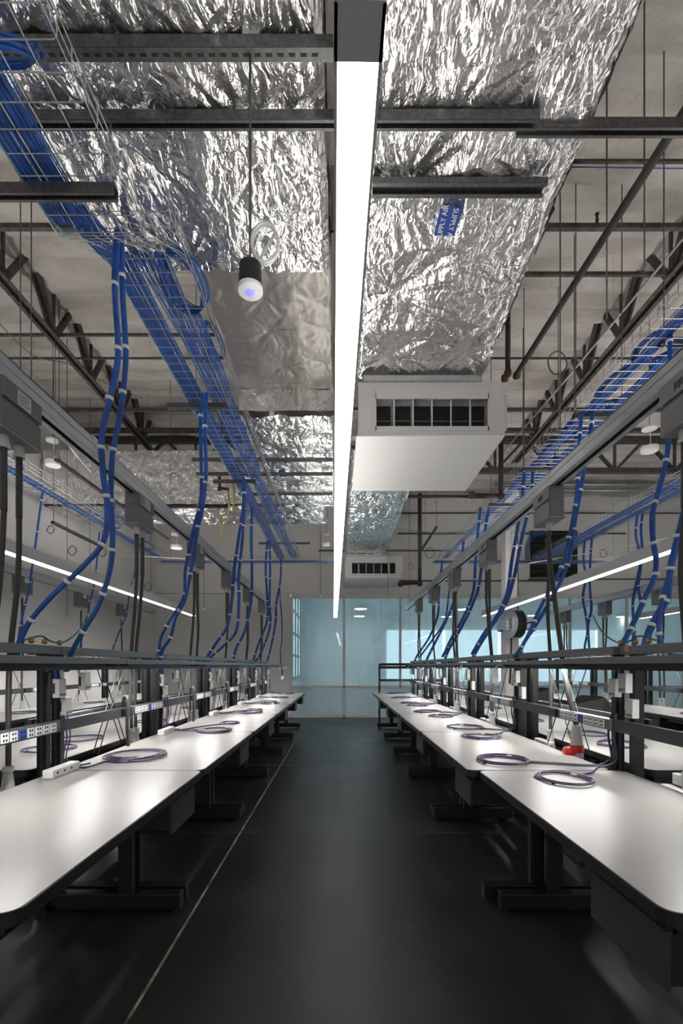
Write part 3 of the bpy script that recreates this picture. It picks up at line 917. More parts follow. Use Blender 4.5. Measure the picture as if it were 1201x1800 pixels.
for k, (x, yy) in enumerate(((-4.1, 5.8), (-4.05, 8.4), (-4.05, 10.0))):
    coil('cable_coil', (x, yy, ZT + .03), .16, .4, 1.5, .005, 'blue coil in the tray by the white side wall, %s from the camera' % ORD[k], strands=4, seed=40 + k)
# blue loop in the top corner and the vertical loop by the far louver
coil('cable_coil', (-1.37, 1.92, ZN + .05), .14, .10, 1.0, .006, 'blue cable loop at the upper picture corner above the near tray', strands=7, seed=55, tilt=.06)
o = MB()
for k in range(6):
    o.tube(curve([P(972, 940, 12.6) + Vector((0, 0, .02 * k)), P(945, 942, 12.6) + Vector((-.02 * k, 0, .02 * k)), P(932, 955, 12.6) + Vector((-.02 * k, 0, 0)), P(930, 985, 12.6) + Vector((-.02 * k, 0, 0))]), .008, 5)
tag(o.obj('blue_cables', 'blue', smooth=True), 'blue cables bending down beside the dark wall louver', 'cables', 'blue data cables lying in the trays', 'stuff')

# hanging blue bundles: (list of frame points, near distance, far distance, strands)


def bundle(pts, d0, d1, rad, n, label, ties=6, green=False, seed=0):
    m = len(pts)
    cen = curve([P(px, py, d0 + (d1 - d0) * i / (m - 1)) for i, (px, py) in enumerate(pts)], 7)
    t = thing('cable_bundle', cen[0], label, 'cable bundle', 'blue cable bundles hanging to the benches')
    rs = rad / (1.9 if n <= 7 else 2.5)
    mb, gm = MB(), MB()
    for k in range(n):
        rr, ph = (0, 0) if k == 0 else ((rad - rs) * (1 if k > 5 or n <= 7 else .55), 2 * PI * k / (n - 1))
        pp = []
        for i, c in enumerate(cen):
            loose = 1 + .35 * noise.noise((i * .12, k * 3.1, seed))
            a = ph + i * .05
            pp.append(c + Vector((math.cos(a), math.sin(a), .3 * math.sin(a))) * rr * loose)
        (gm if green and k == 2 else mb).tube(pp, rs * .95, 6)
    mb.obj('strands', 'blue', t, True, smooth=True)
    if green:
        gm.obj('green_strand', 'green', t, True, smooth=True)
    for k in range(ties):
        i = int((k + .7) / ties * (len(cen) - 2))
        a, b = cen[i], cen[i + 1]
        d = (b - a).normalized() * .009
        MB().cyl(a - d, a + d, rad * 1.18, 12).obj('tie', 'tie', t, True, smooth=True)
    return t


bl = 'blue tied cable bundle '
bundle([(207, 402), (201, 500), (206, 590), (205, 640), (190, 710), (178, 770), (180, 830), (188, 890), (182, 950), (150, 992), (95, 1045), (55, 1090), (35, 1130), (28, 1168)], 2.74, 2.62, .019, 10, bl + 'from the near end of the long tray, outermost', 9, seed=1)
bundle([(214, 402), (214, 500), (220, 600), (219, 660), (210, 730), (197, 800), (194, 870), (197, 940), (193, 1000), (175, 1060), (150, 1105), (128, 1145), (118, 1180)], 2.76, 2.95, .019, 10, bl + 'from the near end of the long tray with a green strand', 9, True, seed=2)
bundle([(356, 692), (352, 740), (354, 830), (352, 880), (338, 940), (326, 1000), (322, 1050), (296, 1095), (282, 1125), (279, 1165)], 4.36, 4.55, .020, 8, bl + 'over the second bench left of the aisle, outer one', 7, seed=3)
bundle([(363, 690), (360, 760), (362, 830), (356, 890), (345, 940), (336, 1000), (325, 1055), (309, 1085), (300, 1120), (286, 1142), (280, 1168)], 4.26, 4.46, .020, 8, bl + 'over the second bench left of the aisle, inner one', 7, seed=4)
bundle([(428, 842), (428, 890), (420, 945), (412, 1000), (408, 1050), (400, 1100), (380, 1130), (364, 1155)], 6.1, 6.26, .022, 7, bl + 'over the third bench left of the aisle, outer one', 7, seed=5)
bundle([(430, 842), (430, 890), (426, 950), (420, 1010), (420, 1060), (415, 1110), (390, 1138), (370, 1155)], 5.98, 6.15, .020, 7, bl + 'over the third bench left of the aisle, inner one', 7, seed=6)
bundle([(443, 895), (442, 950), (443, 1010), (441, 1060), (430, 1110), (415, 1140), (410, 1165)], 7.6, 7.9, .024, 7, bl + 'over the fourth bench left of the aisle', 6, seed=7)
bundle([(470, 950), (467, 1000), (470, 1050), (470, 1090), (455, 1130), (446, 1160)], 9.5, 9.6, .024, 6, bl + 'over the fifth bench left of the aisle, outer one', 6, seed=8)
bundle([(474, 950), (475, 1000), (474, 1060), (475, 1100), (462, 1140), (450, 1162)], 9.35, 9.45, .024, 6, bl + 'over the fifth bench left of the aisle, inner one', 6, True, seed=9)
bundle([(494, 980), (493, 1020), (486, 1060), (485, 1090), (478, 1130), (470, 1162)], 11.15, 11.2, .025, 6, bl + 'over the sixth bench left of the aisle', 6, seed=10)
bundle([(495, 982), (492, 1040), (495, 1080), (496, 1120), (493, 1150), (496, 1188)], 11.2, 11.3, .016, 4, bl + 'to a white tag at the end of the left benches', 6, seed=11)
bundle([(1180, 575), (1177, 600), (1178, 650), (1176, 720), (1172, 800), (1158, 860), (1148, 900), (1149, 950), (1155, 985), (1150, 1020), (1135, 1050), (1120, 1085), (1105, 1115), (1088, 1145), (1082, 1168)], 3.65, 3.0, .020, 10, bl + 'from the tray past the grey box at the picture edge', 9, seed=12)
bundle([(1215, 860), (1201, 905), (1190, 950), (1178, 1000), (1172, 1050), (1150, 1090), (1138, 1120), (1128, 1165)], 2.9, 2.85, .022, 11, bl + 'at the right picture edge, thick and splaying', 6, seed=13)
bundle([(1176, 1010), (1165, 1050), (1158, 1100), (1163, 1130), (1175, 1148), (1201, 1152), (1240, 1156)], 2.9, 2.7, .016, 8, bl + 'round onto the top rail at the picture edge', 4, seed=14)
bundle([(1042, 705), (1038, 760), (1030, 810), (1018, 870), (1008, 930), (1000, 985), (975, 1045), (945, 1095), (922, 1130), (910, 1160)], 4.7, 4.55, .022, 9, bl + 'behind the grey box over the second right bench, outer one', 8, seed=15)
bundle([(1022, 725), (1018, 780), (1015, 850), (1010, 895), (1000, 945), (990, 990), (965, 1040), (945, 1080), (928, 1120), (905, 1155)], 4.62, 4.46, .020, 9, bl + 'behind the grey box over the second right bench, inner one', 8, seed=16)
bundle([(938, 812), (934, 870), (925, 915), (915, 960), (905, 1010), (890, 1060), (865, 1100), (840, 1140), (830, 1160)], 6.1, 6.2, .024, 7, bl + 'before the white column, outer one', 7, seed=17)
bundle([(922, 830), (918, 880), (910, 930), (900, 985), (892, 1040), (875, 1080), (850, 1115), (830, 1150)], 5.98, 6.08, .022, 7, bl + 'before the white column, inner one', 7, seed=18)
bundle([(860, 890), (853, 935), (848, 985), (842, 1030), (828, 1070), (810, 1105), (790, 1140), (780, 1165)], 7.7, 7.9, .025, 6, bl + 'beyond the white column over the fourth right bench, outer one', 6, seed=19)
bundle([(845, 892), (840, 940), (836, 990), (832, 1040), (815, 1085), (795, 1120), (778, 1155)], 7.58, 7.72, .024, 6, bl + 'beyond the white column over the fourth right bench, inner one', 6, seed=20)
bundle([(815, 952), (810, 1000), (800, 1050), (785, 1090), (765, 1130), (750, 1160)], 9.5, 9.6, .026, 6, bl + 'over the fifth right bench', 5, seed=21)
bundle([(778, 985), (772, 1040), (770, 1080), (755, 1120), (735, 1150), (728, 1165)], 11.2, 11.25, .026, 6, bl + 'over the sixth right bench, outer one', 5, seed=22)
bundle([(800, 985), (790, 1040), (782, 1090), (760, 1125), (738, 1155)], 11.2, 11.25, .022, 6, bl + 'over the sixth right bench, inner one', 5, seed=23)
bundle([(1028, 950), (1026, 985), (1030, 1015), (1025, 1050), (1030, 1080), (1033, 1110), (1028, 1140), (1032, 1170)], 9.3, 9.3, .024, 5, bl + 'from the further tray beyond the linear light, pair nearest the column', 6, seed=24)
bundle([(1041, 945), (1038, 985), (1037, 1030), (1040, 1070), (1034, 1100), (1036, 1140), (1036, 1170)], 9.3, 9.3, .024, 5, bl + 'from the further tray beyond the linear light, second of that pair', 6, seed=25)
bundle([(1121, 905), (1118, 940), (1127, 985), (1122, 1030), (1126, 1060), (1115, 1090), (1113, 1130), (1110, 1170)], 7.75, 7.75, .022, 5, bl + 'from the further tray near the picture edge', 6, seed=26)
bundle([(1131, 896), (1127, 930), (1129, 975), (1120, 1020), (1113, 1060), (1115, 1100), (1118, 1150), (1122, 1172)], 7.8, 7.8, .022, 5, bl + 'from the further tray beside the one near the picture edge', 6, seed=27)
for k, pts in enumerate(([(76, 860), (70, 900), (62, 960), (56, 1000), (50, 1040), (40, 1080), (33, 1120)], [(175, 935), (170, 990), (165, 1030), (158, 1060), (152, 1090), (140, 1140)], [(243, 975), (236, 1010), (228, 1040), (222, 1080), (210, 1110), (198, 1142)])):
    bundle(pts, 6.8 + 1.68 * k, 6.9 + 1.68 * k, .016, 5, 'slim blue bundle before the white side wall, %s from the camera' % ORD[k], 6, seed=30 + k)

# ================================================================ BUSWAYS WITH BOXES AND CORDS


def busway(x, y0, y1, ztop, label):
    t = thing('busway', (x, (y0 + y1) / 2, ztop), label, 'busway rail', 'overhead busway rails')
    y = y0
    mb = MB()
    while y < y1 - .1:
        e = min(y + 3.05, y1)
        for s in (-1, 1):
            mb.box(x + s * .046, x + s * .052, y + .002, e - .002, ztop - .115, ztop)
            mb.box(x + s * .018, x + s * .052, y + .002, e - .002, ztop - .118, ztop - .112)
            mb.box(x + s * .051, x + s * .056, y + .002, e - .002, ztop - .055, ztop - .035)
        mb.box(x - .052, x + .052, y + .002, e - .002, ztop - .006, ztop)
        y = e
    mb.obj('rail', 'alu', t, True)
    MB().box(x - .03, x + .03, y0, y1, ztop - .105, ztop - .08).obj('slot', 'slot', t, True)
    mb = MB()
    y = y0 + 3.05
    while y < y1:
        mb.box(x - .058, x + .058, y - .05, y + .05, ztop - .05, ztop + .004)
        y += 3.05
    mb.obj('joint_cover', 'alu', t, True)
    MB().box(x - .055, x + .055, y1 - .01, y1 + .03, ztop - .118, ztop + .002).obj('end_cap', 'plastic', t, True)
    return t


XBUS, ZBUS = 1.74, zr(1.57)
busway(-XBUS, .3, 12.4, ZBUS, 'grey overhead busway rail above the benches left of the aisle')
busway(XBUS, .3, 12.6, ZBUS, 'grey overhead busway rail above the benches right of the aisle')
busway(-4.85, 2, 12.6, zr(1.48), 'grey overhead busway rail along the white side wall')
busway(5.3, 1, 13.0, zr(1.40), 'grey overhead busway rail beyond the right hand linear light')


def tap_box(x, y, ztop, side, label, cords=2, near=True, zend=.76, bend=0.0):
    """plug-in box under the busway; side = +1 when its label faces +x"""
    t = thing('tap_box', (x, y, ztop), label, 'power tap box', 'grey tap boxes under the busways')
    z1, z0 = ztop - .118, ztop - .118 - .25
    MB().box(x - .035, x + .035, y - .06, y + .08, z1 - .005, z1 + .03).obj('stab_head', 'boxgrey', t, True)
    # body with a waved profile along its length, as seen from the aisle
    mb = MB()
    prof = [(-.15, 0), (.15, 0), (.15, -.06), (.145, -.085), (.155, -.115), (.15, -.25), (-.15, -.25), (-.15, -.115), (-.145, -.085), (-.15, -.06)]
    n = len(prof)
    vs = [(x - .06, y + a, z1 + b) for a, b in prof] + [(x + .06, y + a, z1 + b) for a, b in prof]
    mb.add(vs, [tuple(range(n)), tuple(reversed(range(n, 2 * n)))] + [(i, n + i, n + (i + 1) % n, (i + 1) % n) for i in range(n)])
    body = mb.obj('body', 'boxgrey', t, True, bevel=.008)
    xs = x + side * .061
    mb = MB()
    mb.box(xs - .002, xs + side * .012, y - .155, y + .155, z1 - .105, z1 - .004)
    mb.box(xs - .002, xs + side * .006, y - .155, y + .155, z0, z1 - .125)
    mb.obj('side_cover', 'boxgrey' if side > 0 else 'boxside', t, True, bevel=.004)
    if side > 0:
        lab = MB(); lab.box(xs + side * .0115, xs + side * .0135, y - .05, y + .055, z1 - .095, z1 - .02); lab.obj('label', 'paper', t, True)
    mk = MB()
    if side < 0:
        for q in range(6):
            mk.box(xs + side * .0121, xs + side * .0128, y - .045 + .015 * q, y - .036 + .015 * q, z1 - .075 - .008 * (q % 2), z1 - .04)
    elif near:
        for q in range(5):
            mk.box(xs + side * .0135, xs + side * .0142, y - .04, y + .05 - .01 * (q % 3), z1 - .035 - .012 * q, z1 - .0315 - .012 * q)
    if mk.v:
        mk.obj('lettering', 'dark', t, True)
    MB().box(x - .065, x + .065, y - .155, y + .155, z0 - .012, z0 + .002).obj('bottom_lip', 'boxside', t, True)
    for k in range(cords):
        yy = y + (-.05 if k == 0 else .07)
        if cords == 1:
            yy = y
        mb = MB(); mb.cyl((x, yy, z0 + .0), (x, yy, z0 - .055), .026, 14); mb.cyl((x, yy, z0 - .055), (x, yy, z0 - .075), .030, 14)
        mb.obj('cable_gland', 'plastic', t, True, smooth=False)
        sx = random.uniform(-.02, .02); sy = random.uniform(-.05, .05) + bend * (1 if k == 0 else .4)
        xe_ = x + (.03 if x < 0 else -.03) * (-1)
        pts = [(x, yy, z0 - .07), (x, yy, z0 - .40), (x + sx, yy + sy * .5, z0 - .75), (xe_ + sx, yy + sy, z0 - 1.2), (xe_ + sx * .6, yy + sy * 1.1, zend + .12), (xe_ + sx * .5, yy + sy * 1.15, zend + .02)]
        MB().tube(curve(pts, 7), .0145, 10).obj('power_cord', 'rubber', t, True, smooth=True)
        MB().tube(curve(pts[:2], 8), .0170, 10).obj('wire_grip', 'mesh', t, True, smooth=True)
        e = Vector(pts[-1])
        MB().lathe([(.020, .15), (.028, .145), (.028, .12), (.022, .115), (.034, .03), (.041, 0.0), (.039, -.02)], 14, e - Vector((0, 0, .03))).obj('plug', 'clear', t, True, smooth=False)
    return t


for k in range(6):
    tap_box(-XBUS, 2.56 + 1.64 * k, ZBUS, 1, 'grey tap box with two black cords under the left bench busway, %s from the camera' % ORD[k], near=k < 3)
    tap_box(XBUS, 2.38 + 1.66 * k, ZBUS, -1, 'grey tap box with two black cords under the right bench busway, %s from the camera' % ORD[k], near=k < 3, cords=1 if k == 1 else 2, bend=-.1 if k == 3 else 0)
for k in range(3):
    tap_box(-4.85, 7.4 + 1.68 * k, zr(1.48), 1, 'grey tap box under the side wall busway, %s from the camera' % ORD[k], near=False, cords=1)
for k in range(3):
    tap_box(5.3, 8.0 + 1.7 * k, zr(1.40), -1, 'grey tap box under the busway beyond the linear light, %s from the camera' % ORD[k], near=False)

# ================================================================ WORKTABLES


def rounded(x0, x1, y0, y1, r, n=5):
    out = []
    for cx, cy, a0 in ((x1 - r, y1 - r, 0), (x0 + r, y1 - r, PI / 2), (x0 + r, y0 + r, PI), (x1 - r, y0 + r, 1.5 * PI)):
        for k in range(n + 1):
            a = a0 + PI / 2 * k / n
            out.append((cx + r * math.cos(a), cy + r * math.sin(a)))
    return out


TD = 0.86                                        # table depth; local frame: front edge at x = 0, body towards -x, y from 0 to L


def make_table():
    t = thing('worktable', (0, 0, 0), '', 'worktable')
    g = .004
    MB().prism(rounded(-TD + .004, -.004, g + .004, L - g - .004, .045), HT - .02, HT).obj('tabletop', 'laminate', t)
    MB().prism(rounded(-TD, 0, g, L - g, .05), HT - .042, HT - .0025).obj('edge_band', 'edge', t)
    mb = MB()
    mb.box(-.10, -.06, .06, L - .06, HT - .085, HT - .042); mb.box(-TD + .06, -TD + .10, .06, L - .06, HT - .085, HT - .042)
    mb.box(-TD + .06, -.06, .06, .10, HT - .085, HT - .042); mb.box(-TD + .06, -.06, L - .10, L - .06, HT - .085, HT - .042)
    mb.obj('underframe', 'black', t)
    for y in (.055, L - .055):
        mb = MB()
        mb.box(-.47, -.39, y - .022, y + .022, .10, HT - .085)
        mb.box(-.46, -.40, y - .03, y + .03, .40, HT - .08)
        lg = mb.obj('leg', 'black', t)
        MB().box(-TD + .03, -.105, y - .035, y + .035, .025, .115).obj('foot', 'black', lg, bevel=.006)
        lv = MB()
        for x in (-.15, -TD + .09):
            lv.cyl((x, y, .0), (x, y, .03), .018, 10)
        lv.obj('leveller', 'black', lg)
    # hanging tray-drawer at the far corner
    mb = MB()
    y0, y1 = L - .43, L - .07
    x0, x1 = -.42, -.045
    z0, z1 = HT - .225, HT - .045
    mb.box(x0, x1, y0, y1, z0, z0 + .01); mb.box(x0, x0 + .01, y0, y1, z0, z1 - .05); mb.box(x0, x1, y0, y0 + .01, z0, z1); mb.box(x0, x1, y1 - .01, y1, z0, z1)
    dr = mb.obj('drawer', 'black', t)
    MB().box(x1, x1 + .014, y0 - .01, y1 + .01, z0 - .005, z1 - .03).obj('drawer_front', 'face', dr)
    MB().box(x1 - .02, x1 + .005, y0, y1, z1 - .012, z1).obj('drawer_rail', 'slate', dr)
    # cable duct along the back
    mb = MB(); mb.box(-TD + .005, -TD + .05, .1, L - .1, HT - .26, HT - .12)
    mb.obj('cable_trough', 'black', t)
    mb = MB(); mb.box(-TD + .10, -TD + .13, .12, L - .12, .38, .47); mb.box(-TD + .10, -TD + .13, .12, L - .12, .18, .22)
    mb.obj('cross_rail', 'black', t)
    return t


rows = [  # name, front edge, rotated?, count, description
    ('L1a', -.818, False, 6, 'left of the aisle'),
    ('R1a', .760, True, 6, 'right of the aisle'),
    ('L1b', -2.71, True, 6, 'backing onto the left aisle benches'),
    ('R1b', 2.71, False, 6, 'backing onto the right aisle benches'),
    ('L2', -3.75, False, 6, 'along the white side wall'),
    ('R2', 4.12, True, 6, 'beyond the right hand linear light'),
]
tproto = make_table()
first = True
for nm, xf, rot, cnt, desc in rows:
    for k in range(cnt):
        if nm in ('L2', 'L1b') and k == 0:
            continue
        if nm in ('R2', 'R1b') and k == 0:
            continue
        lab = 'white topped black worktable %s, %s from the camera' % (desc, ORD[k])
        xx = xf + (.062 if nm == 'R1a' and k == 0 else 0)
        loc = (xx, S[k + 1] if rot else S[k], 0)
        if first:
            o = tproto; o.location = loc; o['label'] = lab; first = False
        else:
            o = copy_tree(tproto, loc, PI if rot else 0, lab)
        o['group'] = 'white worktables in rows'


# ---------------------------------------------------------------- frames over the tables


def make_frame(depth, shelf=True):
    t = thing('shelf_frame', (0, 0, 0), '', 'bench frame')
    XP = -.905
    for y in (.07, L - .07):
        mb = MB()
        mb.box(XP - .026, XP + .026, y - .024, y - .014, .02, 1.55); mb.box(XP - .026, XP + .026, y + .014, y + .024, .02, 1.55)
        mb.box(XP - .026, XP - .008, y - .024, y + .024, .02, 1.55); mb.box(XP + .008, XP + .026, y - .024, y + .024, .02, 1.55)
        p = mb.obj('post', 'black', t)
        MB().box(XP - .037, XP + .037, y - .03, y + .03, .0, .02).obj('base_plate', 'black', p)
    MB().box(XP + .027, XP + .066, .004, L - .004, 1.498, 1.548).obj('top_rail', 'slate', t, bevel=.003)
    if shelf:
        xf = -depth
        MB().box(xf - .012, xf + .0, .004, L - .004, 1.442, 1.473).obj('shelf_lip', 'slate', t, bevel=.002)
        MB().box(XP + .04, xf - .01, .006, L - .006, 1.455, 1.466).obj('shelf', 'slate', t)
        MB().box(xf - .115, xf - .085, .004, L - .004, 1.410, 1.455).obj('shelf_beam', 'black', t)
        for y in (.07, L - .07):
            MB().bar((XP + .03, y, 1.43), (xf - .02, y, 1.45), .02, .035).obj('bracket', 'black', t)
    for a, b in (((.35 * L), (.62 * L)), ((.62 * L), (.35 * L))):
        MB().tube([(XP - .01, a, 1.50), (XP - .01, b, .80)], .0045, 6).obj('brace_wire', 'black', t)
    if not shelf:
        for y in (L * .5 - .3, L * .5 + .3):
            MB().box(XP + .03, XP + .19, y - .012, y + .012, 1.502, 1.520).obj('bracket', 'black', t)
    MB().box(XP - .028, XP + .028, .10, L - .10, .60, .66).obj('lower_rail', 'black', t)
    MB().box(XP + .069, XP + .0705, L * .04, L * .065, 1.512, 1.545).obj('sticker', 'sticker', t)
    # earth wire with brass glands on the top rail
    return t


fdeep = make_frame(.45)
fshal = make_frame(.70)
fplain = make_frame(.70, shelf=False)
used = set()


def place_frame(proto, loc, rz, lab):
    if proto.name not in used:
        used.add(proto.name)
        o = proto; o.location = loc; o.rotation_euler = (0, 0, rz); o['label'] = lab
    else:
        o = copy_tree(proto, loc, rz, lab)
    o['group'] = 'black shelf frames over the benches'
    return o


for k in range(6):
    place_frame(fdeep, (-.818, S[k], 0), 0, 'dark shelf frame over the %s bench left of the aisle' % ORD[k])
    place_frame(fdeep if k == 0 else fshal, (.822 if k == 0 else .790, S[k + 1], 0), PI, 'dark shelf frame over the %s bench right of the aisle' % ORD[k])
for k in range(1, 6):
    place_frame(fplain, (-2.71, S[k + 1], 0), PI, 'bare dark frame backing the %s bench left of the aisle' % ORD[k])
    place_frame(fplain, (2.71, S[k], 0), 0, 'bare dark frame backing the %s bench right of the aisle' % ORD[k])
    place_frame(fplain, (-3.75, S[k], 0), 0, 'bare dark frame by the white side wall, %s from the camera' % ORD[k])
    place_frame(fplain, (4.12, S[k + 1], 0), PI, 'bare dark frame beyond the linear light, %s from the camera' % ORD[k])
# the return frame at the far end of the right hand benches
t = thing('end_frame', (1.3, S[6] + .12, 0), 'black end frame closing off the far end of the right benches', 'bench frame')
yy = S[6] + .10
MB().box(.90, .945, yy - .02, yy + .02, 0, 1.49).obj('post', 'black', t, True)
for i, z in enumerate((1.47, 1.40, 1.10)):
    MB().box(.945, 2.4, yy - .015, yy + .015, z - .03, z + .03).obj('rail', 'black', t, True)


# ---------------------------------------------------------------- power strips on the frames


def make_strip(cord):
    """local: centre line at x = 0, face towards +x, y from 0 to L"""
    t = thing('power_strip', (0, 0, 0), '', 'power strip')
    MB().box(-.025, .0, .0, L, -.036, .036).obj('raceway', 'face', t, bevel=.002)
    MB().box(-.03, .022, .96, L - .04, -.028, .034).obj('strip_body', 'strut', t, bevel=.003)
    y = 1.0
    for k in range(9):
        w = .055
        m = 'sockblue' if k in (4,) else 'socket'
        mb = MB(); mb.box(.022, .0255, y, y + w, -.022, .027)
        s = mb.obj('socket', m, t)
        h = MB()
        for dz in (-.010, .014):
            h.box(.0255, .0262, y + .012, y + .024, dz - .006, dz + .006); h.box(.0255, .0262, y + .032, y + .043, dz - .006, dz + .006)
        h.obj('socket_hole', 'dark', s)
        y += .067
    # black feed cord rising out of the strip and dropping behind the table
    if cord:
        MB().tube(curve([(-.02, .88, .02), (-.01, .86, .10), (.02, .84, .12), (.035, .83, .04), (.035, .82, -.06), (.03, .84, -.2), (.0, .93, -.33)], 6), .013, 8).obj('feed_cord', 'rubber', t, smooth=True)
    MB().box(.0, .02, .80, .90, -.025, .03).obj('feed_cover', 'black', t)
    return t


ps = make_strip(True)
ps2 = make_strip(False)
put2 = False
uses = False
plist = []
for k in range(6):
    plist.append((-.818 - .845, S[k], 0, 'grey power strip with sockets on the %s frame left of the aisle' % ORD[k]))
    plist.append((.800 + .845, S[k + 1], PI, 'grey power strip with sockets on the %s frame right of the aisle' % ORD[k]))
for k in range(1, 6):
    plist.append((-2.71 + .845, S[k + 1], PI, 'power strip facing away behind the %s bench left of the aisle' % ORD[k]))
    plist.append((2.71 - .845, S[k], 0, 'power strip facing away behind the %s bench right of the aisle' % ORD[k]))
    plist.append((-3.75 - .845, S[k], 0, 'power strip by the white side wall, %s from the camera' % ORD[k]))
    plist.append((4.12 + .845, S[k + 1], PI, 'power strip beyond the linear light, %s from the camera' % ORD[k]))
for i, (x, y, rz_, lab) in enumerate(plist):
    if i == 0:
        o = ps; o.location = (x, y, 1.075); o['label'] = lab
    elif i < 12 and i % 2 == 0:
        o = copy_tree(ps, (x, y, 1.075), rz_, lab)
    elif not put2:
        put2 = True; o = ps2; o.location = (x, y, 1.075); o.rotation_euler = (0, 0, rz_); o['label'] = lab
    else:
        o = copy_tree(ps2, (x, y, 1.075), rz_, lab)
    o['group'] = 'socket power strips on the frames'

# ---------------------------------------------------------------- task lights under the shelves


def make_task():
    t = thing('task_light', (0, 0, 0), '', 'task light')
    MB().box(-.03, .03, -.28, .28, .0, .03).obj('housing', 'slate', t)
    MB().box(-.024, .024, -.27, .27, -.004, .0).obj('lens', 'task', t)
    MB().cyl((-.02, -.28, .015), (-.02, -.36, .02), .004, 6).obj('lead', 'rubber', t)
    return t


tk = make_task()
i = 0
for k in range(6):
    for (x, lab, yo) in ((-.818 - .66, 'left', .36), (.79 + .855, 'right', .5)):
        l = 'lit white task light under the shelf of the %s bench %s of the aisle' % (ORD[k], lab)
        loc = (x, S[k] + L * .5, 1.424)
        if i == 0:
            o = tk; o.location = loc; o['label'] = l
        else:
            o = copy_tree(tk, loc, 0, l)
        o['group'] = 'task lights under the shelves'
        i += 1

for k in range(1, 6):
    for (x, l) in ((-1.98, 'backing the %s bench left of the aisle'), (1.98, 'backing the %s bench right of the aisle'), (-4.42, 'by the side wall at bench row %s'), (4.80, 'beyond the right linear light at bench row %s')):
        o = copy_tree(tk, (x, S[k] + L * .5, 1.470), 0, 'lit task light on the bare frame ' + l % ORD[k])
        o['group'] = 'task lights on the bare frames'
# ---------------------------------------------------------------- white data boxes and violet cables


def make_databox():
    t = thing('data_box', (0, 0, 0), '', 'data outlet box')
    MB().box(-.02, .02, -.038, .038, -.055, .055).obj('body', 'plastic', t, bevel=.004)
    mb = MB()
    for q in range(4):
        mb.box(.02, .0206, -.028 + .016 * q, -.020 + .016 * q, -.045, -.03)
    mb.box(-.016, -.004, -.0386, -.038, -.03, .03)
    mb.obj('port', 'slot', t)
    return t


db = make_databox()
n = 0
for side, nm in ((-1, 'left'), (1, 'right')):
    for k in range(1, 7):
        for j, (dy, z, dx) in enumerate(((-.03, 1.30, 0), (.09, 1.185, .03), (.16, 1.335, -.05))):
            if j == 2 and k > 4:
                continue
            x = side * 1.655 + side * dx
            lab = 'pale data box on posts %s of the aisle, %s joint from camera, %s one' % (nm, ORD[k - 1], ('upper', 'lower', 'hindmost')[j])
            loc = (x, S[k] + dy * side * -1, z)
            if n == 0:
                o = db; o.location = loc; o.rotation_euler = (0, 0, 0 if side < 0 else PI); o['label'] = lab
            else:
                o = copy_tree(db, loc, 0 if side < 0 else PI, lab)
            o['group'] = 'pale grey data boxes on the posts'
            n += 1


for side, nm in ((-1, 'left'), (1, 'right')):
    for k in range(1, 7):
        mb = MB()
        for q in range(5):
            x = side * (1.66 + .012 * (q % 3)); y = S[k] - .03 * -side + .012 * q - .02
            mb.tube(curve([(x - side * .03, y - .16, 1.405 + .004 * q), (x - side * .02, y - .08, 1.41 + .004 * q), (x, y - .01, 1.395), (x, y, 1.33)], 5), .0045, 6)
        o = mb.obj('blue_lead', 'blue', smooth=True)
        tag(o, 'short blue leads entering a data box %s of the aisle, %s joint' % (nm, ORD[k - 1]), 'cable', 'short blue leads at the data boxes')


def violet(side, k, cx, cy, r, turns, lab, second=False, seed=0):
    """violet patch cord from the data box down the post onto the table into a coil"""
    rnd = random.Random(seed)
    xs = side * 1.655
    ys = S[k] + (.02 if not second else .08)
    z = HT + .006
    start = [(xs, ys, 1.14), (xs - side * .01, ys + .01, 1.0), (xs + side * .005, ys, .88), (xs - side * .03, ys + .01, z + .02), (xs - side * .10, ys + .02, z)]
    mid = Vector(((xs + cx) / 2, (ys + cy) / 2 + rnd.uniform(-.05, .05), z))
    ent = math.atan2(ys - cy, xs - cx)
    lp = loop_pts((cx, cy, z), r, r * 1.1, turns, seed * 3.7, jit=.11, n=18, a0=ent)
    for i, p in enumerate(lp):
        q = 1 - .24 * (i / len(lp)) * (1 if i % 40 < 20 else .4)
        p.x = cx + (p.x - cx) * q + .02 * noise.noise((i * .08, seed, 1)); p.y = cy + (p.y - cy) * q
    pts = curve(start + [mid], 5) + curve([mid, lp[0]], 4)[1:] + lp
    t = thing('patch_cable', (cx, cy, HT), lab, 'patch cable', 'violet patch cables coiled on the benches')
    MB().tube(pts, .0044, 6).obj('cord', 'purple', t, True, smooth=True)
    sh = [p + Vector((.012 + .012 * noise.noise((i * .13, seed, 4)), .010 + .014 * noise.noise((i * .13, seed, 9)), .004)) for i, p in enumerate(pts)]
    MB().tube(sh, .0040, 6).obj('cord', 'purple', t, True, smooth=True)
    e = pts[-1]; f_ = (pts[-1] - pts[-3]).normalized()
    MB().bar(e, e + f_ * .04, .014, .011).obj('plug', 'plastic', t, True)
    q = pts[len(pts) // 2 + 6]; q2 = pts[len(pts) // 2 + 7]
    MB().cyl(q, q + (q2 - q).normalized() * .012, .013, 8).obj('strap', 'black', t, True)


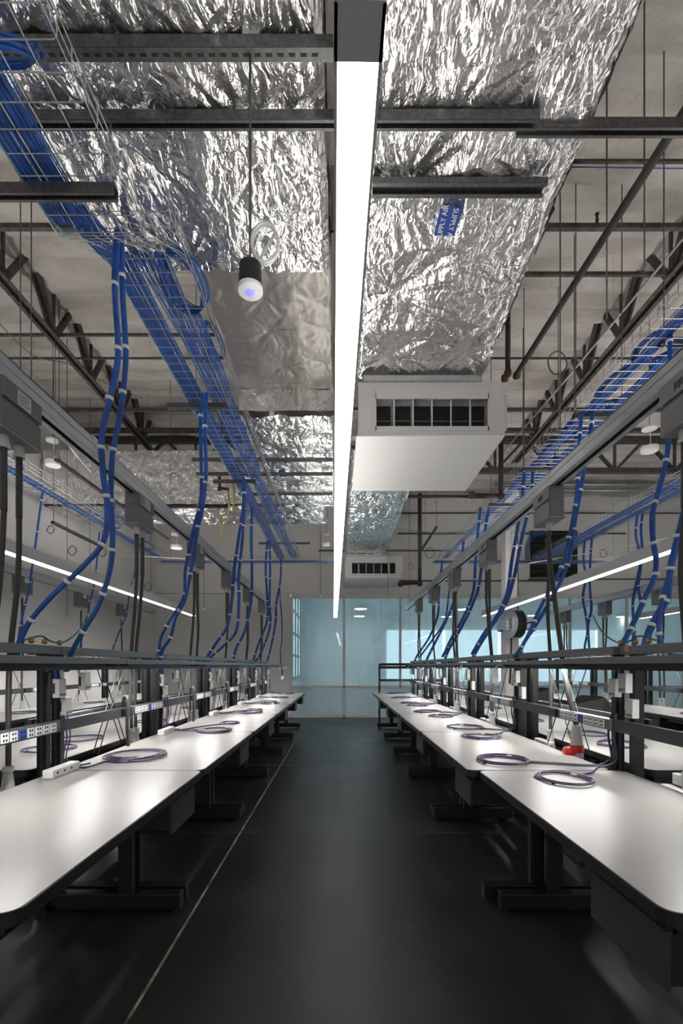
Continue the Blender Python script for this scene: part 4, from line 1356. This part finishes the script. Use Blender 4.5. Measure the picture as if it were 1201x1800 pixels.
coils = [(-1, 1, -1.40, 3.32, .19, 3.2, False), (-1, 2, -1.20, 4.62, .14, 3.0, False), (-1, 2, -1.19, 5.25, .10, 2.0, True), (-1, 3, -1.20, 6.45, .17, 2.6, False), (-1, 3, -1.22, 6.85, .12, 2.0, True),
         (-1, 4, -1.15, 8.0, .15, 2.3, False), (-1, 4, -1.25, 8.45, .13, 2.0, True), (-1, 5, -1.2, 9.5, .16, 2.3, False), (-1, 6, -1.2, 10.9, .16, 2.3, False),
         (1, 1, 1.22, 2.63, .15, 2.0, False), (1, 1, 1.05, 3.15, .15, 2.2, True), (1, 2, 1.24, 4.23, .15, 2.1, False), (1, 2, 1.24, 4.86, .17, 2.3, True), (1, 3, 1.25, 5.95, .15, 2.2, False), (1, 3, 1.16, 6.55, .17, 2.4, True),
         (1, 4, 1.2, 7.6, .18, 2.5, False), (1, 4, 1.15, 8.1, .15, 2.2, True), (1, 5, 1.2, 9.5, .19, 2.4, False), (1, 6, 1.2, 11.0, .17, 2.3, False)]
for i, (s, k, cx, cy, r, tn, sec) in enumerate(coils):
    violet(s, k, cx, cy, r, tn, 'violet patch cable on the bench %s of the aisle, %s joint from camera%s' % ('left' if s < 0 else 'right', ORD[k - 1].replace('nearest', 'first'), ', further coil' if sec else ', nearer coil'), sec, i + 1)
# coils on the benches behind
back = [(-1, -2.15, 3.6), (-1, -2.2, 4.1), (-1, -2.1, 5.4), (-1, -2.2, 7.2), (1, 2.2, 3.8), (1, 2.25, 4.4), (1, 2.15, 5.5), (1, 2.2, 7.1), (-1, -4.2, 6.4), (-1, -4.15, 8.2), (1, 4.55, 6.2), (1, 4.5, 7.9)]
for i, (s, cx, cy) in enumerate(back):
    o = MB().tube(loop_pts((cx, cy, HT + .007), .16, .18, 2.3, i * 5.1, jit=.06), .0055, 6).obj('patch_cable', 'purple', smooth=True)
    tag(o, 'violet cable coil on a white bench behind the %s frames, %s' % (('left' if s < 0 else 'right'), ['closest to the posts', 'second one', 'third one', 'fourth one', 'nearest one', 'one after the nearest', 'third along', 'fourth along', 'by the side wall, nearer', 'by the side wall, further', 'past the linear light, nearer', 'past the linear light, further'][i]), 'patch cable', 'violet coils on the back benches')

# ---------------------------------------------------------------- small things on and about the benches
def white_strip(loc, rz_, lab):
    t = thing('outlet_bar', loc, lab, 'outlet bar', 'pale outlet bars at the back of the benches', rz_)
    MB().box(-.03, .03, -.14, .14, 0, .05).obj('body', 'plastic', t, bevel=.008)
    mb = MB()
    for q in range(3):
        mb.box(.0301, .0306, -.10 + .07 * q, -.085 + .07 * q, .02, .032)
    mb.obj('outlet', 'slot', t)
    MB().tube(curve([(.0, .14, .02), (.01, .2, .012), (.03, .26, .01)], 5), .006, 6).obj('lead', 'rubber', t, smooth=True)
    return t


for k in range(1, 6):
    white_strip((-1.60, S[k] - .10, HT + .001), 0, 'pale outlet bar on the bench left of the aisle, %s joint from camera' % ORD[k - 1])
    white_strip((1.745, S[k] - .42, HT - .06), PI, 'pale outlet bar behind the bench right of the aisle, %s joint' % ORD[k - 1])

# red and grey industrial plug right of the aisle
t = thing('industrial_plug', P(1014, 1309, 3.42), 'red and grey industrial plug standing in the gap behind the right bench', 'plug')
MB().lathe([(.022, .14), (.027, .135), (.036, .06), (.042, .0)], 14).obj('grey_housing', 'clear', t, smooth=False)
MB().lathe([(.043, .0), (.047, -.005), (.047, -.05), (.040, -.055)], 16).obj('red_collar', 'red', t)
MB().lathe([(.04, -.055), (.045, -.06), (.045, -.13), (.035, -.14)], 16).obj('coupler', 'plastic', t)
MB().lathe([(.015, -.045), (.036, -.04), (.040, 0), (.036, .03), (.02, .035)], 14, (-.045, 0, -.05), 'x').obj('red_flap', 'red', t, smooth=True)
MB().tube(curve([(0, 0, .13), (-.002, .14, .40), (.005, .27, .75), (.03, .45, 1.2), (.065, .64, 1.62)], 6), .018, 10).obj('cord', 'rubber', t, smooth=True)
# grey adaptor box at the right picture edge
t = thing('adaptor_box', (1.80, 2.47, HT + .0), 'pale grey adaptor box at the picture edge behind the nearest right bench', 'adaptor')
MB().box(-.05, .05, -.09, .09, .0, .06).obj('body', 'plastic', t, bevel=.006)
MB().box(-.04, .03, -.085, -.02, -.12, .0).obj('lower_body', 'plastic', t, bevel=.004)
# earth wire and brass glands on the rails
for side, nm in ((-1, 'left'), (1, 'right')):
    t = thing('earth_wire', (side * 1.70, S[1], 1.56), 'green and yellow earth wire with brass glands on the %s top rail' % nm, 'earth wire')
    pts = [(side * 1.70, S[1] - .28, 1.57), (side * 1.69, S[1] - .15, 1.60), (side * 1.70, S[1] - .03, 1.575), (side * 1.70, S[1] + .1, 1.58), (side * 1.72, S[1] + .3, 1.66), (side * 1.74, S[1] + .45, 1.78)]
    MB().tube(curve(pts, 6), .005, 6).obj('wire', 'green', t, True, smooth=True)
    for q in (-.22, -.1, .05):
        MB().lathe([(.008, 0), (.016, .008), (.013, .025), (.006, .032)], 8, (side * 1.70, S[1] + q, 1.556)).obj('gland', 'brass', t, True)
# paper tag hanging from the right shelf, white tag at the far left end
t = thing('paper_tag', P(871, 1187, 4.6), 'white printed paper tag hanging from the right shelf edge', 'tag')
MB().box(-.028, .028, -.001, .001, -.075, .06).obj('card', 'paper', t)
MB().tube(curve([(0, 0, .06), (.02, 0, .09), (.06, .01, .095), (.09, .02, .08)], 5), .006, 6).obj('string', 'tie', t, smooth=True)
for k, (px, d) in enumerate(((815, 6.0), (750, 9.2), (722, 10.9))):
    o = MB().tube(curve([P(px - 6, 1176, d), P(px, 1167, d), P(px + 8, 1169, d), P(px + 16, 1168, d)], 5), .012, 6).obj('velcro_tie', 'tie', smooth=True)
    tag(o, 'white tie knotted on the right shelf edge, %s from the camera' % ORD[k], 'tie', 'white ties on the shelf edge')
t = thing('wall_plate', P(497, 1173, 11.35), 'white outlet plate dangling from blue cable at the end of the left benches', 'outlet plate')
mb = MB(); mb.bar((-.06, 0, -.05), (.07, 0, .06), .03, .14, (0, -.2, 1)); mb.obj('plate', 'tie', t)
MB().box(-.03, .03, -.02, .02, -.28, -.20).obj('jack', 'plastic', t)
MB().tube([(0, 0, -.03), (-.01, 0, -.2)], .012, 6).obj('lead', 'blue', t)

# ================================================================ HANGING SENSORS, DETECTORS, RINGS
t = thing('occupancy_sensor', P(440, 505, 2.12), 'black and white occupancy sensor with blue lens hanging by the linear light', 'sensor')
MB().lathe([(.03, .10), (.046, .097), (.049, .09), (.050, .0)], 28).obj('housing', 'black', t)
MB().lathe([(.050, .0), (.054, -.001), (.055, -.018), (.052, -.022), (.022, -.023)], 32).obj('cover', 'panel', t)
MB().lathe([(.022, -.022), (.019, -.029), (.012, -.033), (.002, -.035)], 20).obj('lens', 'blueled', t, smooth=True)
MB().cyl((0.0, 0, .10), (0, 0, 1.12), .006, 8).obj('stem', 'strut', t, smooth=True)
MB().tube(loop_pts((.06, 0, .17), .055, .002, 2, 3, jit=.03)[:1] + [Vector((.065 + .058 * math.cos(a), .01 * math.sin(a * .5), .19 + .085 * math.sin(a))) for a in [q * .25 for q in range(54)]] + [Vector((.03, 0, .10))], .0065, 6).obj('cable_loop', 'plastic', t, smooth=True)
MB().box(-.03, .045, -.03, .03, 1.07, 1.12).obj('clamp', 'galv', t)


def disc_pair(px, py0, py1, d, lab, r=.12):
    t = thing('ceiling_detector', P(px, py1, d), lab, 'detector', 'white disc detectors')
    z = (py1 - py0) / F * d
    MB().lathe([(r * .7, .05), (r, .045), (r, .0), (r * .93, -.015)], 24).obj('lower_disc', 'panel', t, smooth=False)
    MB().lathe([(r * .5, .03), (r * .85, .02), (r * .85, .0), (r * .4, -.01)], 24, (0, 0, z)).obj('upper_disc', 'panel', t, smooth=False)
    MB().tube([(0, 0, .05), (.02, 0, z * .5), (0, 0, z)], .004, 6).obj('cable', 'tie', t)
    MB().cyl((0, 0, z + .03), (0, 0, ZC - t.location.z), .004, 6).obj('hanger', 'strut', t)


disc_pair(93, 776, 817, 6.3, 'white disc detector pair hanging near the side wall by a strut', .095)
disc_pair(310, 941, 963, 9.6, 'white disc detector pair hanging before the far end wall')
disc_pair(1142, 755, 792, 6.6, 'white disc detector pair beside the grey box at the picture edge', .11)
disc_pair(574, 940, 958, 10.6, 'white disc detector pair beside the far end of the linear light', .08)
disc_pair(907, 940, 963, 10.6, 'white disc detector pair on the white column', .11)
for k, (px, py, d) in enumerate(((265, 1046, 10.5), (358, 1073, 11.5), (564, 1048, 12.0), (842, 1054, 12.0), (1152, 1048, 8.6), (1105, 980, 10))):
    t = thing('hanging_sensor', P(px, py, d), 'small grey sensor on a thin stem, %s' % ['beside the side wall light end', 'above the fourth left bench', 'left of the linear light end', 'above the glazing right of the fan unit', 'beyond the right linear light', 'beside the further tray'][k], 'sensor', 'small hanging sensors')
    MB().lathe([(.03, .06), (.045, .05), (.05, .0), (.04, -.02)], 16).obj('body', 'plastic', t)
    MB().cyl((0, 0, .05), (0, 0, min(1.6, ZC - t.location.z)), .006, 6).obj('stem', 'strut', t)
for k, (px, py, r, d) in enumerate(((89, 931, 6, 7.4), (127, 968, 7, 7.8), (180, 972, 6, 8.8), (261, 1031, 6, 10.5), (756, 480 + 492, 8, 9.6), (1, 1, 0, 1), (722, 996, 5, 11.0), (980, 638, 17, 5.2), (1061, 973, 6, 10))):
    if r == 0:
        continue
    c = P(px, py, d); R_ = r / F * d
    o = MB().tube([c + Vector((R_ * math.cos(a * PI / 10), .01 * math.sin(a), R_ * 1.15 * math.sin(a * PI / 10))) for a in range(20)], .007, 6, closed=True).obj('cable_ring', 'strut', smooth=True)
    tag(o, 'round cable ring hanging %s' % ['at the near end of the side wall strut', 'below the side wall strut', 'at the far end of the side wall strut', 'beside the grey sensor by the end wall', 'right of the drop pipe', '', 'below the far fan unit', 'from a rod right of the fan unit', 'before the wall beyond the further tray'][k], 'cable ring', 'hanging cable rings')
o = MB().tube(curve([P(-5, 565, 3.4), P(60, 625, 4.2), P(120, 640, 5.2), P(160, 662, 6.0), P(250, 700, 6.3)], 8), .004, 5).obj('slack_wire', 'strut', smooth=True)
tag(o, 'slack thin wire crossing the roof truss at the left', 'wire')
o = MB().tube(curve([P(950, 293, 3.5), P(1050, 294, 3.5), P(1201, 296, 3.5), P(1300, 296, 3.5)], 6), .004, 5).obj('blue_wire', 'blue', smooth=True)
tag(o, 'single thin blue cable strung across the foam ceiling right of the duct', 'wire')
for k, (a, b, d0, d1) in enumerate((((1201, 640), (980, 850), 4.0, 6.0), ((90, 740), (160, 830), 5.0, 6.8), ((200, 975), (480, 985), 9.0, 9.2), ((930, 990), (1201, 940), 9.0, 9.2), ((1201, 420), (880, 800), 4.8, 8.5))):
    o = MB().tube([P(*a, d0), (P(*a, d0) + P(*b, d1)) / 2 - Vector((0, 0, .03)), P(*b, d1)], .006 if k < 4 else .014, 5).obj('slack_wire', 'tie' if k < 4 else 'galv', smooth=True)
    tag(o, ['thin pale wire under the right busway', 'thin pale wire beside the disc detector', 'thin pale wire before the end wall', 'thin pale wire over the right linear light', 'slim grey conduit alongside the right roof truss'][k], 'wire', 'thin wires strung overhead')

# ================================================================ COLUMN WITH HOSE REEL, LOUVER, CHAIRS
yc = 11.0
x0c, x1c = (889 - CX) / F * yc, (912 - CX) / F * yc
mb = MB(); mb.box(x0c, x1c, yc, yc + .30, 0, zr(4.02)); struct('column_1', mb, 'wall')
t = thing('hose_reel', P(905, 1097, yc - .44), 'steel hose reel with black hose and red tail on the white column', 'hose reel', rz=.22)
mb = MB()
for sx in (-.12, .10):
    mb.lathe([(.05, -.008), (.30, -.006), (.315, 0), (.30, .006), (.05, .008)], 28, (sx, 0, 0), 'x')
mb.obj('drum_flange', 'alu', t, smooth=False)
MB().lathe([(.05, -.11), (.285, -.11), (.295, 0), (.285, .09), (.05, .09)], 28, (0, 0, 0), 'x').obj('wound_hose', 'rubber', t, smooth=True)
mb = MB()
for z in (-.12, -.04, .04, .12):
    mb.box(-.24, -.13, -.03, .03, z - .012, z + .012)
mb.box(-.22, -.16, -.05, .36, -.12, .12); mb.box(-.2, .1, .325, .355, -.15, .15)
mb.obj('bracket', 'chrome', t)
MB().tube(curve([(.10, -.05, -.05), (.22, -.05, -.02), (.34, -.05, .04), (.45, -.05, .0), (.44, -.05, -.10), (.34, -.05, -.12), (.22, -.05, -.10)], 6), .018, 8).obj('red_tail', 'hose', t, smooth=True)
MB().lathe([(.03, -.06), (.045, -.05), (.045, .03), (.03, .05)], 10, (.17, -.05, -.1), 'x').obj('nozzle', 'rubber', t)
MB().tube([(-.08, 0, -.3), (-.08, .02, -.9), (-.09, .05, -1.3)], .02, 8).obj('supply_hose', 'rubber', t, smooth=True)
# black louvre panel high on the end wall
t = thing('wall_louver', (5.95, YB - .02, 4.5), 'black louvred opening high on the end wall beyond the trays', 'louver')
mb = MB(); mb.box(5.3, 6.62, YB - .03, YB - .005, 3.9, 5.2); mb.obj('backing', 'dark', t, True)
for k in range(9):
    MB().bar((5.32, YB - .05, 3.98 + .145 * k), (6.60, YB - .05, 3.98 + .145 * k), .06, .012, (0, .5, 1)).obj('slat', 'slot', t, True)


def chair(loc, rz_, lab):
    t = thing('task_chair', loc, lab, 'chair', 'black task chairs', rz_)
    MB().prism(rounded(-.24, .24, -.24, .24, .08), .44, .50).obj('seat', 'rubber', t, bevel=.015)
    mb = MB()
    prof = rounded(-.22, .22, .0, .5, .13)
    n = len(prof)
    vs = [(x, .24 + .06 * (x / .22) ** 2 * -1, .56 + z) for x, z in prof] + [(x, .29 - .06 * (x / .22) ** 2, .56 + z) for x, z in prof]
    mb.add(vs, [tuple(range(n)), tuple(reversed(range(n, 2 * n)))] + [(i, n + i, n + (i + 1) % n, (i + 1) % n) for i in range(n)])
    mb.obj('backrest', 'rubber', t)
    MB().cyl((0, 0, .08), (0, 0, .44), .03, 12).obj('gas_lift', 'black', t)
    MB().bar((0, .1, .44), (0, .29, .65), .05, .02).obj('back_support', 'black', t)
    for k in range(5):
        a = 2 * PI * k / 5
        lg = MB().bar((0, 0, .10), (.30 * math.cos(a), .30 * math.sin(a), .075), .04, .03).obj('base_leg', 'black', t)
        MB().lathe([(.012, -.02), (.03, -.018), (.03, .018), (.012, .02)], 10, (.29 * math.cos(a), .29 * math.sin(a), .03), 'x').obj('caster', 'black', lg)


chair((3.55, 8.6, 0), 2.7, 'black task chair with rounded back beyond the right back bench, further one')
chair((3.35, 6.3, 0), 2.3, 'black task chair with rounded back beyond the right back bench, nearer one')

# pendants beyond the glass
for k, (px, py, d) in enumerate(((634, 1069, 17.5), (632, 1082, 20.5), (785, 1083, 20.5), (813, 1070, 17.5), (937, 1081, 20.5), (986, 1070, 17.5), (1094, 1083, 20.5))):
    t = thing('dome_pendant', P(px, py, d), 'olive dome pendant lamp beyond the glass, %s from the aisle' % ORD[k], 'pendant lamp', 'dome pendants beyond the glass')
    MB().lathe([(.04, .16), (.16, .15), (.22, .09), (.235, .02), (.23, -.03)], 24).obj('shade', 'dome', t, smooth=True)
    MB().lathe([(.05, -.035), (.215, -.034), (.215, -.03), (.05, -.03)], 24).obj('lamp_lens', 'domelens', t)
    MB().cyl((0, 0, .15), (0, 0, ZF - t.location.z), .008, 6).obj('stem', 'strut', t)

# ================================================================ LIGHT, CAMERA
w = bpy.data.worlds.new('daylight'); bpy.context.scene.world = w
w.use_nodes = True
bg = w.node_tree.nodes['Background']
bg.inputs['Color'].default_value = (1.0, 0.98, 0.96, 1)
bg.inputs['Strength'].default_value = 0.4

cam = bpy.data.cameras.new('camera')
co = bpy.data.objects.new('camera', cam); C.objects.link(co)
co.location = (0, 0, H); co.rotation_euler = (PI / 2, 0, 0)
cam.sensor_fit = 'AUTO'; cam.sensor_width = 36
cam.lens = F / 1800 * 36
cam.shift_y = (CY - 900) / 1800
cam.shift_x = (600.5 - CX) / 1800
cam.clip_start = 0.05; cam.clip_end = 100
sc = bpy.context.scene
sc.camera = co
vs = sc.view_settings
vs.view_transform = 'Standard'; vs.look = 'None'; vs.gamma = 1.0; vs.exposure = 0.5; vs.use_curve_mapping = False
sc.cycles.use_denoising = True
sc.cycles.max_bounces = 8
sc.cycles.sample_clamp_indirect = 6
